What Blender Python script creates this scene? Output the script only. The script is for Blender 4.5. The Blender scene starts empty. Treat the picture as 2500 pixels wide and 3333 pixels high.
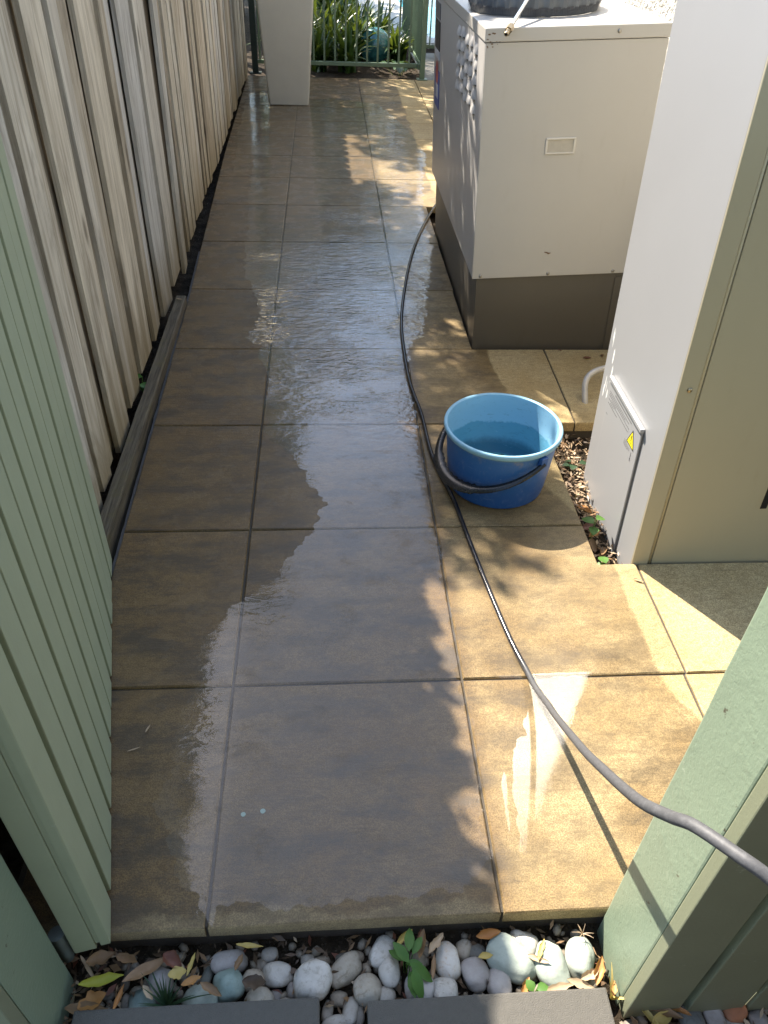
import bpy, bmesh, math, random
from mathutils import Vector, Matrix, noise as mnoise
from mathutils.geometry import delaunay_2d_cdt
import numpy as np

random.seed(7)
R = math.radians
scene = bpy.context.scene
COL = scene.collection

# ------------------------------------------------------------------ camera
YAW, PITCH, ROLL = 0.0889, 0.6884, 0.0433
CAM = Vector((0.2604, -1.2679, 1.6238))
cy_, sy_, cp_, sp_ = math.cos(YAW), math.sin(YAW), math.cos(PITCH), math.sin(PITCH)
f_ = Vector((sy_*cp_, cy_*cp_, -sp_)); r_ = Vector((cy_, -sy_, 0)); u_ = r_.cross(f_)
rx = r_*math.cos(ROLL) + u_*math.sin(ROLL); ux = u_*math.cos(ROLL) - r_*math.sin(ROLL)
cd = bpy.data.cameras.new('camera'); cam = bpy.data.objects.new('camera', cd); COL.objects.link(cam)
cam.matrix_world = Matrix(((rx.x, ux.x, -f_.x, CAM.x), (rx.y, ux.y, -f_.y, CAM.y), (rx.z, ux.z, -f_.z, CAM.z), (0, 0, 0, 1)))
cd.sensor_fit = 'VERTICAL'; cd.sensor_height = 24; cd.lens = 24*2498.12/3333
cd.clip_start = 0.05; cd.clip_end = 400
scene.camera = cam

# ------------------------------------------------------------------ sky, sun, exposure
SUN = Vector((-0.52, 0.73, 1.0)).normalized()
world = bpy.data.worlds.new('World'); scene.world = world; world.use_nodes = True
wn = world.node_tree
sky = wn.nodes.new('ShaderNodeTexSky'); sky.sky_type = 'NISHITA'; sky.sun_disc = False
sky.sun_elevation = math.asin(SUN.z); sky.sun_rotation = math.atan2(SUN.x, SUN.y)
sky.air_density = 1.0; sky.dust_density = 0.7; sky.ozone_density = 1.0
hs = wn.nodes.new('ShaderNodeMix'); hs.data_type = 'RGBA'; hs.blend_type = 'MULTIPLY'; hs.inputs[0].default_value = 1.0
hs.inputs[7].default_value = (1.05, 0.99, 0.90, 1)      # the camera's white balance leans to the shade
wn.links.new(sky.outputs[0], hs.inputs[6]); wn.links.new(hs.outputs[2], wn.nodes['Background'].inputs[0])
wn.nodes['Background'].inputs[1].default_value = 0.15
sl = bpy.data.lights.new('sun', 'SUN'); sl.energy = 4.4; sl.angle = R(0.53); sl.color = (1.0, 0.915, 0.785)
so = bpy.data.objects.new('sun', sl); COL.objects.link(so)
so.rotation_euler = SUN.to_track_quat('Z', 'Y').to_euler(); so.location = (-3, 4, 8)
vs = scene.view_settings
vs.view_transform = 'Standard'; vs.look = 'None'; vs.gamma = 1.0; vs.exposure = 1.82; vs.use_curve_mapping = False
scene.render.engine = 'CYCLES'
cyc = scene.cycles
cyc.use_denoising = True
cyc.max_bounces = 8; cyc.diffuse_bounces = 4; cyc.glossy_bounces = 4; cyc.transparent_max_bounces = 16
cyc.sample_clamp_indirect = 6.0; cyc.caustics_reflective = False; cyc.caustics_refractive = False

# ------------------------------------------------------------------ material helpers
class NT:
    def __init__(s, name):
        s.m = bpy.data.materials.new(name); s.m.use_nodes = True
        s.t = s.m.node_tree; s.b = s.t.nodes['Principled BSDF']; s.out = s.t.nodes['Material Output']
        s._pos = None
    def n(s, typ, **kw):
        nd = s.t.nodes.new('ShaderNode'+typ)
        for k, v in kw.items():
            if hasattr(nd, k) and k not in nd.inputs: setattr(nd, k, v)
            else: s.set(nd.inputs[k], v)
        return nd
    def set(s, sock, v):
        if hasattr(v, 'links') or isinstance(v, bpy.types.NodeSocket): s.t.links.new(v, sock)
        elif isinstance(v, (tuple, list)) and len(v) == 3 and sock.type == 'RGBA': sock.default_value = (*v, 1)
        else: sock.default_value = v
    def p(s, **kw):
        for k, v in kw.items(): s.set(s.b.inputs[k.replace('_', ' ')], v)
    def pos(s):
        if s._pos is None: s._pos = s.n('NewGeometry').outputs['Position']
        return s._pos
    def obj(s): return s.n('TexCoord').outputs['Object']
    def rnd(s): return s.n('ObjectInfo').outputs['Random']
    def map(s, vec, scale=(1, 1, 1), rot=(0, 0, 0), loc=(0, 0, 0)):
        nd = s.n('Mapping'); s.set(nd.inputs['Vector'], vec)
        nd.inputs['Scale'].default_value = scale; nd.inputs['Rotation'].default_value = rot; nd.inputs['Location'].default_value = loc
        return nd.outputs[0]
    def noise(s, vec, scale, detail=3, rough=0.55, dist=0.0):
        nd = s.n('TexNoise'); s.set(nd.inputs['Vector'], vec)
        nd.inputs['Scale'].default_value = scale; nd.inputs['Detail'].default_value = detail
        nd.inputs['Roughness'].default_value = rough; nd.inputs['Distortion'].default_value = dist
        return nd.outputs['Fac']
    def ramp(s, fac, lo, hi, a=0.0, b=1.0, smooth=True):
        nd = s.n('MapRange'); nd.interpolation_type = 'SMOOTHSTEP' if smooth else 'LINEAR'
        s.set(nd.inputs['Value'], fac)
        for k, v in (('From Min', lo), ('From Max', hi), ('To Min', a), ('To Max', b)): s.set(nd.inputs[k], v)
        return nd.outputs['Result']
    def math(s, op, a, b=None, c=None):
        nd = s.n('Math'); nd.operation = op
        s.set(nd.inputs[0], a)
        if b is not None: s.set(nd.inputs[1], b)
        if c is not None: s.set(nd.inputs[2], c)
        return nd.outputs[0]
    def mix(s, fac, a, b, blend='MIX'):
        nd = s.n('Mix'); nd.data_type = 'RGBA'; nd.blend_type = blend
        s.set(nd.inputs[0], fac); s.set(nd.inputs[6], a); s.set(nd.inputs[7], b)
        return nd.outputs[2]
    def mul(s, col, val):       # colour times a value
        return s.mix(1.0, col, val, 'MULTIPLY')
    def sep(s, vec):
        nd = s.n('SeparateXYZ'); s.set(nd.inputs[0], vec); return nd.outputs
    def add(s, vec, v2):
        nd = s.n('VectorMath'); nd.operation = 'ADD'; s.set(nd.inputs[0], vec); s.set(nd.inputs[1], v2); return nd.outputs[0]
    def bump(s, h, strength=0.3, dist=0.01, normal=None):
        nd = s.n('Bump'); nd.inputs['Strength'].default_value = strength; nd.inputs['Distance'].default_value = dist
        s.set(nd.inputs['Height'], h)
        if normal is not None: s.set(nd.inputs['Normal'], normal)
        return nd.outputs[0]

def M_plain(name, col, rough=0.6, metal=0.0, var=0.12, scale=20, bump=0.0, spec=0.5, coat=0.0):
    t = NT(name); o = t.obj()
    n = t.noise(o, scale, 4)
    lo = tuple(c*(1-var) for c in col); hi = tuple(min(1, c*(1+var)) for c in col)
    t.p(Base_Color=t.mix(n, lo, hi), Roughness=t.ramp(n, .2, .8, rough*0.85, min(1, rough*1.15)), Metallic=metal, Specular_IOR_Level=spec, Coat_Weight=coat)
    if bump: t.p(Normal=t.bump(t.noise(o, scale*6, 4), bump, .004))
    return t.m

# ---- paving stone: sandy, mottled, damp where the hose has run
def make_paver_mat():
    t = NT('sandy_paver'); P = t.pos(); r = t.rnd()
    off = t.n('CombineXYZ'); t.set(off.inputs[0], t.math('MULTIPLY', r, 37.0)); t.set(off.inputs[1], t.math('MULTIPLY', r, 11.0))
    V = t.add(P, off.outputs[0])
    mott = t.noise(V, 4.0, 5, .6)
    mott2 = t.noise(t.map(V, (1.0, 1.9, 1), (0, 0, R(-48))), 6, 6, .70)
    speck = t.noise(P, 330, 2, .6)
    grain = t.noise(P, 120, 3, .6)
    streak = t.noise(t.map(V, (3, 26, 1), (0, 0, R(-48)), (0, 0, 0)), 3.0, 6, .7, .4)
    diag = t.noise(t.map(V, (1.2, 5.0, 1), (0, 0, R(-48))), 2.4, 4, .62, .4)
    a = t.mix(t.ramp(mott, .3, .7), (.46, .335, .155), (.58, .455, .245))
    a = t.mix(t.ramp(mott2, .54, .72, 0, .30), a, (.28, .20, .10))
    a = t.mix(t.ramp(speck, .40, .60, .62, 0), a, (.15, .105, .05))
    a = t.mix(t.ramp(grain, .55, .75, 0, .3), a, (.66, .53, .32))
    a = t.mix(t.ramp(streak, .57, .70, 0, .6), a, (.18, .13, .07))
    cloud = t.noise(t.map(V, (1, 1.6, 1), (0, 0, R(-30))), 38, 4, .7)
    a = t.mix(t.ramp(cloud, .42, .66, 0, .45), a, (.22, .16, .08))
    a = t.mix(t.ramp(diag, .52, .68, 0, .28), a, (.25, .18, .09))
    hsv = t.n('HueSaturation'); t.set(hsv.inputs['Color'], a); t.set(hsv.inputs['Value'], t.ramp(r, 0, 1, .90, 1.08, False))
    a = hsv.outputs[0]
    xyz = t.sep(P)
    wob = t.noise(P, 3.2, 4, .6); wob2 = t.noise(P, 11, 4, .65)
    # dampness: everything hosed down up to an uneven tide line on the house side
    lim = t.ramp(xyz[1], .5, .95, 1.135, .985)
    lim = t.math('ADD', lim, t.ramp(xyz[1], -.25, -.02, .10, 0))
    d = t.math('SUBTRACT', t.math('ADD', lim, t.math('MULTIPLY', t.math('SUBTRACT', wob, .5), .10)), xyz[0])
    wx = t.ramp(d, -.006, .012)
    # dry front lip of the first row, with a scalloped tide mark
    lipn = t.math('ADD', xyz[1], t.math('MULTIPLY', t.math('SUBTRACT', wob2, .5), .10))
    wy = t.ramp(lipn, -.580, -.560, .62, 1.0)
    notleft = t.ramp(xyz[0], .52, .62)
    wy = t.math('MAXIMUM', wy, notleft)
    # patches that have begun to dry in the sun
    dryp = t.ramp(t.math('MULTIPLY', t.ramp(wob, .40, .60, .45, 1), t.ramp(xyz[0], .585, .66)), 0, 1, 1, .52)
    W = t.math('MULTIPLY', t.math('MULTIPLY', wx, wy), dryp)
    W = t.math('MULTIPLY', W, t.ramp(t.sep(t.n('NewGeometry').outputs['True Normal'])[2], .2, .8, .25, 1.0))
    soak = t.mix(1.0, a, (.37, .305, .225), 'MULTIPLY')
    a = t.mix(t.math('MULTIPLY', t.math('SUBTRACT', 1.0, wy), .6), a, (.30, .27, .22))
    base = t.mix(W, a, soak)
    # soaked mineral staining on the shaded middle
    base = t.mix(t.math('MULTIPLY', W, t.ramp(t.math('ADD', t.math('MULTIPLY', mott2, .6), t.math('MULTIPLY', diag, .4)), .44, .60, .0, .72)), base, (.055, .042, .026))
    h = t.math('ADD', t.math('MULTIPLY', speck, .35), t.math('ADD', t.math('MULTIPLY', streak, .8), t.math('MULTIPLY', grain, .4)))
    nrm = t.bump(h, .45, .0035)
    nrmc = t.bump(t.math('ADD', t.math('MULTIPLY', streak, .7), t.math('MULTIPLY', mott2, .5)), .16, .004)
    t.p(Base_Color=base, Roughness=t.ramp(W, 0, 1, .82, .5), Specular_IOR_Level=.35, Normal=nrm,
        Coat_Weight=t.math('MULTIPLY', W, .40), Coat_Roughness=t.ramp(wob2, .35, .7, .16, .36), Coat_IOR=1.33, Coat_Normal=nrmc)
    return t.m

# ---- standing water: a clear film, mirror by Fresnel
def make_water_mat(name='water_film', ripple=.05, scale=14.0, tint=(1, 1, 1), rough=.03, grain=0.0, patchy=False, ior=1.33):
    t = NT(name); P = t.pos(); y = t.sep(P)[1]
    v = t.map(P, (1, 2.6, 1), (0, 0, R(12)))
    h = t.math('ADD', t.noise(v, scale, 3, .55, .4), t.math('MULTIPLY', t.noise(t.map(P, (1, 2.2, 1), (0, 0, R(18))), scale*2.6, 2, .5), .45))
    far = t.math('MULTIPLY', t.ramp(y, .9, 1.9, .10, 1.0), t.ramp(y, 2.5, 3.3, 1.0, .22)); far = t.math('MULTIPLY', far, t.ramp(t.noise(P, 3.2, 3), .38, .62, .25, 1.0))
    bp = t.n('Bump'); bp.inputs['Distance'].default_value = .02
    t.set(bp.inputs['Strength'], t.math('MULTIPLY', far, ripple)); t.set(bp.inputs['Height'], h)
    nrm = bp.outputs[0]
    if grain:
        # the film is thin enough to follow the stone's grain
        nrm = t.bump(t.math('ADD', t.noise(P, 230, 3, .6), t.math('MULTIPLY', t.noise(t.map(P, (3, 20, 1), (0, 0, R(-30))), 5, 5, .7), .8)), grain, .004, nrm)
    fr = t.n('Fresnel'); t.set(fr.inputs['Normal'], nrm)
    # IOR raised above water's half way down the path, to brighten the mirrored sky
    t.set(fr.inputs['IOR'], ior if ior else t.math('ADD', 1.38, t.math('ADD', t.math('MULTIPLY', t.ramp(t.sep(P)[0], -.03, .05, .12, 0), t.ramp(y, .3, .7, 1, 0)), t.math('MULTIPLY', t.ramp(y, .15, 1.7, .05, .46), t.ramp(y, 2.45, 3.3, 1.0, .0)))))
    tr = t.n('BsdfTransparent'); tr.inputs['Color'].default_value = (*tint, 1)
    gl = t.n('BsdfGlossy'); gl.inputs['Roughness'].default_value = rough; t.set(gl.inputs['Normal'], nrm)
    fac = fr.outputs[0]
    if patchy:
        n = t.noise(t.map(P, (1, 1.5, 1), (0, 0, R(-25))), 7.0, 6, .68, .6); g = t.noise(P, 170, 3, .6)
        fac = t.math('MULTIPLY', fac, t.ramp(t.math('ADD', n, t.math('MULTIPLY', g, .35)), .44, .66, .45, 1.0))
    # light rising through the sheet from below is not trapped: the film lies on the stone
    fac = t.math('MULTIPLY', fac, t.math('SUBTRACT', 1.0, t.n('NewGeometry').outputs['Backfacing']))
    mx = t.n('MixShader'); t.set(mx.inputs[0], fac); t.set(mx.inputs[1], tr.outputs[0]); t.set(mx.inputs[2], gl.outputs[0])
    t.t.links.new(mx.outputs[0], t.out.inputs['Surface'])
    return t.m

def make_wood_mat(name='weathered_paling', k=(1, 1, 1)):
    t = NT(name); o = t.obj(); r = t.rnd(); z = t.sep(t.pos())[2]
    off = t.n('CombineXYZ'); t.set(off.inputs[2], t.math('MULTIPLY', r, 50.0)); t.set(off.inputs[0], t.math('MULTIPLY', r, 9.0))
    V = t.add(o, off.outputs[0])
    g1 = t.noise(t.map(V, (1, 1, .045)), 60, 5, .65, .15)
    g2 = t.noise(t.map(V, (1, 1, .12)), 18, 4, .6, .5)
    g3 = t.noise(t.map(V, (1, 1, .02)), 190, 2, .6)
    a = t.mix(t.ramp(g2, .3, .7), (.38, .355, .315), (.54, .52, .48))
    a = t.mix(t.ramp(g1, .48, .70, 0, .62), a, (.20, .178, .15))
    g4 = t.noise(t.map(V, (1, 1, .22)), 7, 5, .7, .6)
    a = t.mix(t.ramp(g4, .50, .72, 0, .7), a, (.17, .15, .125))
    a = t.mix(t.ramp(g3, .56, .72, 0, .35), a, (.15, .13, .11))
    tone = t.mix(t.ramp(r, 0, .5), (.62, .57, .50), (1.06, 1.03, .97)); tone = t.mix(t.ramp(r, .5, 1), tone, (.92, .96, 1.04))
    a = t.mix(1.0, a, tone, 'MULTIPLY'); a = t.mix(1.0, a, k, 'MULTIPLY')
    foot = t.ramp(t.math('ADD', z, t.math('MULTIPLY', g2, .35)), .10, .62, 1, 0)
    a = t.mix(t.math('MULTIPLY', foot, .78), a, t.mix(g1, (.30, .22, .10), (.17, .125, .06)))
    kn = t.n('TexVoronoi'); t.set(kn.inputs['Vector'], t.map(V, (1, 1, .32))); kn.inputs['Scale'].default_value = 5.5
    a = t.mix(t.ramp(kn.outputs['Distance'], .05, .13, .7, 0), a, (.11, .085, .06))
    t.p(Base_Color=a, Roughness=.88, Specular_IOR_Level=.2, Normal=t.bump(t.math('ADD', g1, t.math('MULTIPLY', g3, .6)), .55, .004))
    return t.m

def make_green_mat(name, rough_paint=False, col=(.305, .34, .23)):
    t = NT(name); o = t.obj()
    n = t.noise(o, 9, 4); n2 = t.noise(o, 150, 3, .6)
    a = t.mix(n, tuple(c*.9 for c in col), tuple(c*1.1 for c in col))
    a = t.mix(t.ramp(t.noise(o, 26, 5, .7), .66, .74, 0, .5), a, (.45, .50, .40))
    t.p(Base_Color=a, Roughness=.42 if rough_paint else .5, Specular_IOR_Level=.45)
    if rough_paint:
        h = t.math('ADD', t.noise(o, 130, 3, .55, .4), t.math('MULTIPLY', t.ramp(t.noise(o, 24, 4), .5, .75), .6))
        t.p(Normal=t.bump(h, .28, .003))
        chip = t.ramp(t.math('MULTIPLY', t.noise(o, 45, 4, .7), t.noise(o, 7, 2)), .385, .40)
        t.p(Base_Color=t.mix(chip, a, (.09, .085, .06)))
    else:
        t.p(Normal=t.bump(t.math('ADD', n2, t.noise(t.map(o, (1, 1, .05)), 60, 3)), .18, .002))
    return t.m

def make_metal_paint(name, col, rough=.32, grime=.25, grime_z=0.0, spec=.5, zfade=(.0, .5), coat=0.0):
    t = NT(name); o = t.obj()
    n = t.noise(o, 3.5, 5, .6); n2 = t.noise(t.map(o, (1, 1, .25)), 22, 5, .7)
    a = t.mix(n, tuple(c*.95 for c in col), tuple(min(1, c*1.04) for c in col))
    a = t.mix(t.ramp(n2, .55, .78, 0, grime), a, tuple(c*f for c, f in zip(col, (.62, .56, .46))))
    z = t.sep(o)[2]
    if grime_z:
        zz = t.math('ADD', z, t.math('MULTIPLY', t.math('SUBTRACT', n2, .5), .12))
        a = t.mix(t.ramp(zz, zfade[0], zfade[1], grime_z, 0), a, tuple(c*f for c, f in zip(col, (.5, .43, .33))))
    t.p(Base_Color=a, Roughness=t.ramp(n2, .3, .8, rough, rough*1.05), Specular_IOR_Level=spec, Coat_Weight=coat, Coat_Roughness=.46, Coat_IOR=1.6, Normal=t.bump(t.noise(o, 2.2, 2), .05, .02))
    return t.m

def make_soil_mat():
    t = NT('damp_soil'); P = t.pos()
    n = t.noise(P, 18, 6, .7); n2 = t.noise(P, 110, 4, .7)
    a = t.mix(t.ramp(n, .35, .65), (.022, .016, .010), (.065, .048, .032))
    a = t.mix(t.ramp(n2, .58, .68, 0, .7), a, (.13, .10, .07))
    t.p(Base_Color=a, Roughness=.95, Specular_IOR_Level=.15, Normal=t.bump(t.math('ADD', n, t.math('MULTIPLY', n2, .5)), .9, .02))
    return t.m

def make_pebble_mat(name, a, b, stain=(.30, .26, .20)):
    t = NT(name); o = t.obj(); r = t.rnd()
    off = t.n('CombineXYZ'); t.set(off.inputs[0], t.math('MULTIPLY', r, 30.0)); V = t.add(o, off.outputs[0])
    n = t.noise(V, 22, 5, .6); n2 = t.noise(V, 75, 5, .7); n3 = t.noise(t.map(V, (1, 1, 1), (.4, .6, 0)), 30, 6, .75, 1.2)
    c = t.mix(t.ramp(n, .3, .7), a, b)
    c = t.mix(t.ramp(n2, .50, .68, 0, .55), c, stain)
    c = t.mix(t.ramp(n3, .56, .62, 0, .6), c, stain)
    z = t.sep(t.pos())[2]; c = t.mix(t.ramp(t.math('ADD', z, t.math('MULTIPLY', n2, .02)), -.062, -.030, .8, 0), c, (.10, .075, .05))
    t.p(Base_Color=c, Roughness=.62, Specular_IOR_Level=.35, Normal=t.bump(t.math('ADD', n2, n), .3, .004))
    return t.m

def make_leaf_mat(name, a, b, trans=.25, rough=.5):
    t = NT(name); r = t.rnd(); P = t.pos()
    n = t.noise(P, 5.0, 3); n2 = t.noise(P, 60, 2)
    c = t.mix(t.ramp(t.math('ADD', n, t.math('MULTIPLY', n2, .5)), .5, 1.0), a, b)
    c = t.mix(t.ramp(r, 0, 1, 0, .35), c, a)
    t.p(Base_Color=c, Roughness=rough, Specular_IOR_Level=.4)
    if trans:
        tl = t.n('BsdfTranslucent'); t.set(tl.inputs['Color'], t.mix(.5, c, (.30, .36, .03)))
        mx = t.n('MixShader'); mx.inputs[0].default_value = trans
        t.set(mx.inputs[1], t.b.outputs[0]); t.set(mx.inputs[2], tl.outputs[0]); t.t.links.new(mx.outputs[0], t.out.inputs['Surface'])
    return t.m

MAT = {}
MAT['paver'] = make_paver_mat()
MAT['film'] = make_water_mat('water_film', .70, 13.0, rough=.03, grain=.012, patchy=True, ior=None)
MAT['film_far'] = make_water_mat('water_film_far', .70, 13.0, rough=.03, grain=.012, patchy=True, ior=1.36)
MAT['film_strip'] = make_water_mat('water_film_by_joint', .30, 13.0, rough=.035, grain=.02, patchy=True, ior=1.52)
MAT['film_near'] = make_water_mat('thin_water_film', .30, 13.0, rough=.045, grain=.02, patchy=True, ior=1.40)
MAT['film_still'] = make_water_mat('water_film_still', .02, 9.0, rough=.06, grain=.012, ior=1.5)
MAT['wood'] = make_wood_mat('weathered_paling', (1.20, 1.16, 1.07)); MAT['wood_back'] = make_wood_mat('unbleached_shaded_paling', (.46, .41, .345))  # back palings: less bleached, and darkened for the shade behind the front ones
MAT['green'] = make_green_mat('sage_green_paint')
MAT['green_rough'] = make_green_mat('thick_sage_green_paint', True, (.205, .26, .188))
MAT['green_board_shaded'] = make_green_mat('shade_darkened_green_paint', False, (.19, .205, .138))  # sage paint darkened: the shade on these boards is put into its colour
MAT['soil'] = make_soil_mat()
MAT['pw'] = make_pebble_mat('white_pebble', (.52, .485, .43), (.62, .59, .54))
MAT['pc'] = make_pebble_mat('cream_pebble', (.38, .335, .265), (.50, .45, .375), (.22, .18, .12))
MAT['pv'] = make_pebble_mat('grey_white_pebble', (.35, .32, .305), (.46, .43, .41), (.34, .30, .28))
MAT['pb'] = make_pebble_mat('brownish_pebble', (.34, .28, .21), (.50, .43, .34), (.18, .13, .09))
MAT['pG'] = make_pebble_mat('pale_green_pebble', (.31, .36, .315), (.42, .46, .40), (.30, .33, .28))
MAT['pT'] = make_pebble_mat('teal_pebble', (.24, .32, .29), (.33, .40, .36), (.2, .25, .22))
MAT['pt'] = make_pebble_mat('dark_teal_pebble', (.17, .24, .225), (.30, .36, .33), (.11, .14, .13))
MAT['pd'] = make_pebble_mat('dark_grey_pebble', (.12, .13, .125), (.20, .21, .20), (.08, .08, .08))
MAT['pk'] = make_pebble_mat('grey_pebble', (.24, .235, .22), (.36, .35, .33), (.15, .14, .13))
MAT['po'] = make_pebble_mat('rust_stained_pebble', (.58, .52, .45), (.70, .67, .61), (.46, .30, .14))
MAT['pr'] = make_pebble_mat('terracotta_pebble', (.38, .15, .07), (.46, .20, .10), (.28, .10, .05))
MAT['leaf_brown'] = make_leaf_mat('dead_leaf_brown', (.20, .115, .055), (.32, .20, .11), .1)
MAT['leaf_orange'] = make_leaf_mat('dead_leaf_orange', (.40, .17, .055), (.50, .26, .09), .15)
MAT['leaf_yellow'] = make_leaf_mat('dead_leaf_yellow', (.52, .38, .11), (.60, .48, .18), .15)
MAT['leaf_lime'] = make_leaf_mat('yellow_green_leaf', (.40, .42, .05), (.55, .52, .10), .2)
MAT['leaf_red'] = make_leaf_mat('dead_leaf_red', (.13, .05, .03), (.22, .08, .05), .1)
MAT['leaf_tan'] = make_leaf_mat('dead_leaf_tan', (.42, .30, .19), (.52, .40, .27), .1)
MAT['leaf_dark'] = make_leaf_mat('leaf_mould', (.07, .042, .024), (.13, .085, .05), 0)
MAT['weed'] = make_leaf_mat('weed_green', (.055, .14, .025), (.10, .22, .04), .25)
MAT['weed_dark'] = make_leaf_mat('grass_dark_green', (.018, .045, .022), (.035, .075, .035), .15)
MAT['foliage'] = make_leaf_mat('tree_foliage', (.035, .075, .018), (.085, .14, .03), .3)
MAT['strap'] = make_leaf_mat('strap_leaf', (.016, .050, .012), (.055, .115, .022), .2, .38)
MAT['strap2'] = make_leaf_mat('dark_strap_leaf', (.012, .036, .012), (.040, .085, .020), .2, .35)
MAT['bark'] = M_plain('bark', (.14, .105, .075), .9, 0, .35, 14, .6)
MAT['white_cab'] = make_metal_paint('pale_grey_enamel', (.33, .336, .35), .46, .0, .10, .6, coat=.8)
MAT['khaki_cab'] = make_metal_paint('cream_enamel', (.45, .41, .30), .40, .14, .30, .4, (.0, .35))
MAT['ac'] = make_metal_paint('cream_heat_pump_enamel', (.50, .475, .435), .36, .10, .0, .45)
MAT['ac_side'] = make_metal_paint('pale_heat_pump_side', (.50, .48, .46), .36, .08, .0, .45)
MAT['ac_skirt'] = make_metal_paint('bare_sheet_metal', (.105, .095, .08), .38, .35, .35, .6, (.0, .3))
MAT['rust'] = M_plain('rust_stain', (.20, .12, .07), .9, 0, .4, 60)
MAT['black'] = M_plain('black_plastic', (.012, .012, .013), .45, 0, .3, 30, spec=.3)
MAT['charcoal'] = M_plain('charcoal_plastic', (.075, .085, .095), .42, 0, .25, 30, .2)
MAT['bristle'] = M_plain('grey_bristle', (.055, .055, .06), .85, 0, .5, 90)
MAT['chrome'] = M_plain('polished_steel', (.75, .76, .78), .16, 1.0, .05, 10)
MAT['brass'] = M_plain('dull_brass', (.45, .36, .24), .33, 1.0, .15, 40)
MAT['screw'] = M_plain('zinc_screw', (.36, .34, .30), .4, .8, .2, 60)
MAT['galv'] = M_plain('galvanised_pipe', (.50, .48, .45), .5, .25, .35, 24)
MAT['slate'] = M_plain('dark_concrete', (.105, .098, .086), .9, 0, .30, 75, .6)
MAT['haunch'] = M_plain('mortar_haunch', (.075, .062, .047), .95, 0, .4, 40, .7)
MAT['planter'] = M_plain('cast_stone', (.50, .485, .425), .8, 0, .10, 7, .15)
MAT['pool_green'] = M_plain('green_powder_coat', (.13, .185, .115), .4, 0, .12, 14)
MAT['dark_green'] = M_plain('dark_green_powder_coat', (.012, .025, .022), .45, 0, .2, 14)
MAT['coping'] = M_plain('pale_coping', (.60, .57, .51), .8, 0, .12, 6, .2)
MAT['yellow'] = M_plain('sticker_yellow', (.86, .73, .02), .4, 0, .04, 8)
MAT['ink'] = M_plain('print_black', (.02, .02, .02), .5, 0, .1, 8)
MAT['ink_grey'] = M_plain('print_grey', (.16, .16, .16), .6, 0, .1, 8)
MAT['sticker_blue'] = M_plain('sticker_blue', (.05, .09, .36), .4, 0, .2, 60)
MAT['sticker_red'] = M_plain('sticker_red', (.50, .10, .08), .4, 0, .2, 60)
MAT['sticker_white'] = M_plain('sticker_white', (.62, .64, .68), .4, 0, .1, 60)
MAT['spot'] = M_plain('mint_paint_drip', (.26, .36, .31), .5, 0, .1, 40)

def make_stucco():
    t = NT('white_render'); P = t.pos()
    n = t.noise(P, 34, 4, .6); n2 = t.noise(P, 5, 3)
    c = t.mix(n2, (.66, .63, .57), (.76, .74, .69))
    z = t.sep(P)[2]
    t.p(Base_Color=c, Roughness=.9, Specular_IOR_Level=.2, Normal=t.bump(t.ramp(n, .35, .7), 1.0, .02))
    return t.m
MAT['stucco'] = make_stucco()

def make_bucket_mat():
    t = NT('faded_blue_plastic'); o = t.obj(); z = t.sep(o)[2]
    n = t.noise(o, 14, 5, .7); n2 = t.noise(t.map(o, (1, 1, .5)), 60, 4, .7)
    c = t.mix(t.ramp(t.math('ADD', z, t.math('MULTIPLY', n, .06)), .06, .27), (.017, .088, .31), (.036, .15, .41))
    c = t.mix(t.ramp(n2, .50, .74, 0, .42), c, (.15, .22, .42))
    sc = t.noise(t.map(o, (1, 1, 7), (.5, .2, 0)), 22, 4, .75, .8)
    c = t.mix(t.ramp(sc, .62, .68, 0, .5), c, (.25, .34, .50))
    c = t.mix(t.ramp(z, .205, .232, 0, .9), c, (.23, .46, .66))
    c = t.mix(t.math('MULTIPLY', t.ramp(z, .16, .22), t.ramp(n, .52, .7, 0, .7)), c, (.28, .27, .22))
    t.p(Base_Color=c, Roughness=t.ramp(n2, .3, .7, .28, .45), Specular_IOR_Level=.5)
    return t.m
def make_bucket_in_mat():
    t = NT('scuffed_pale_blue_plastic'); o = t.obj(); z = t.sep(o)[2]
    n = t.noise(o, 13, 5, .7); n2 = t.noise(t.map(o, (1, 1, 3)), 30, 5, .75, .6)
    tide = t.math('ADD', z, t.math('MULTIPLY', t.math('SUBTRACT', n, .5), .06))
    c = t.mix(t.ramp(tide, .135, .143), (.11, .33, .48), (.26, .50, .69))
    c = t.mix(t.ramp(tide, .05, .085), (.035, .15, .24), c)
    c = t.mix(t.ramp(n2, .56, .7, 0, .4), c, (.05, .12, .17))
    c = t.mix(t.ramp(n2, .30, .40, .35, 0), c, (.35, .55, .70))
    t.p(Base_Color=c, Roughness=.4)
    return t.m
def make_bucket_floor():
    t = NT('silty_bucket_floor'); o = t.obj()
    n = t.noise(t.map(o, (2, 5, 1)), 12, 5, .7, 1.5)
    c = t.mix(t.ramp(n, .42, .58), (.16, .46, .48), (.15, .16, .07))
    t.p(Base_Color=c, Roughness=.6)
    return t.m
MAT['bucket'] = make_bucket_mat(); MAT['bucket_in'] = make_bucket_in_mat(); MAT['bucket_floor'] = make_bucket_floor()
MAT['bucket_rim'] = M_plain('sun_bleached_rim', (.26, .48, .62), .45, 0, .18, 25)
MAT['bucket_water'] = make_water_mat('bucket_water', .10, 30.0, (.80, .92, .95), .02)

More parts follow.
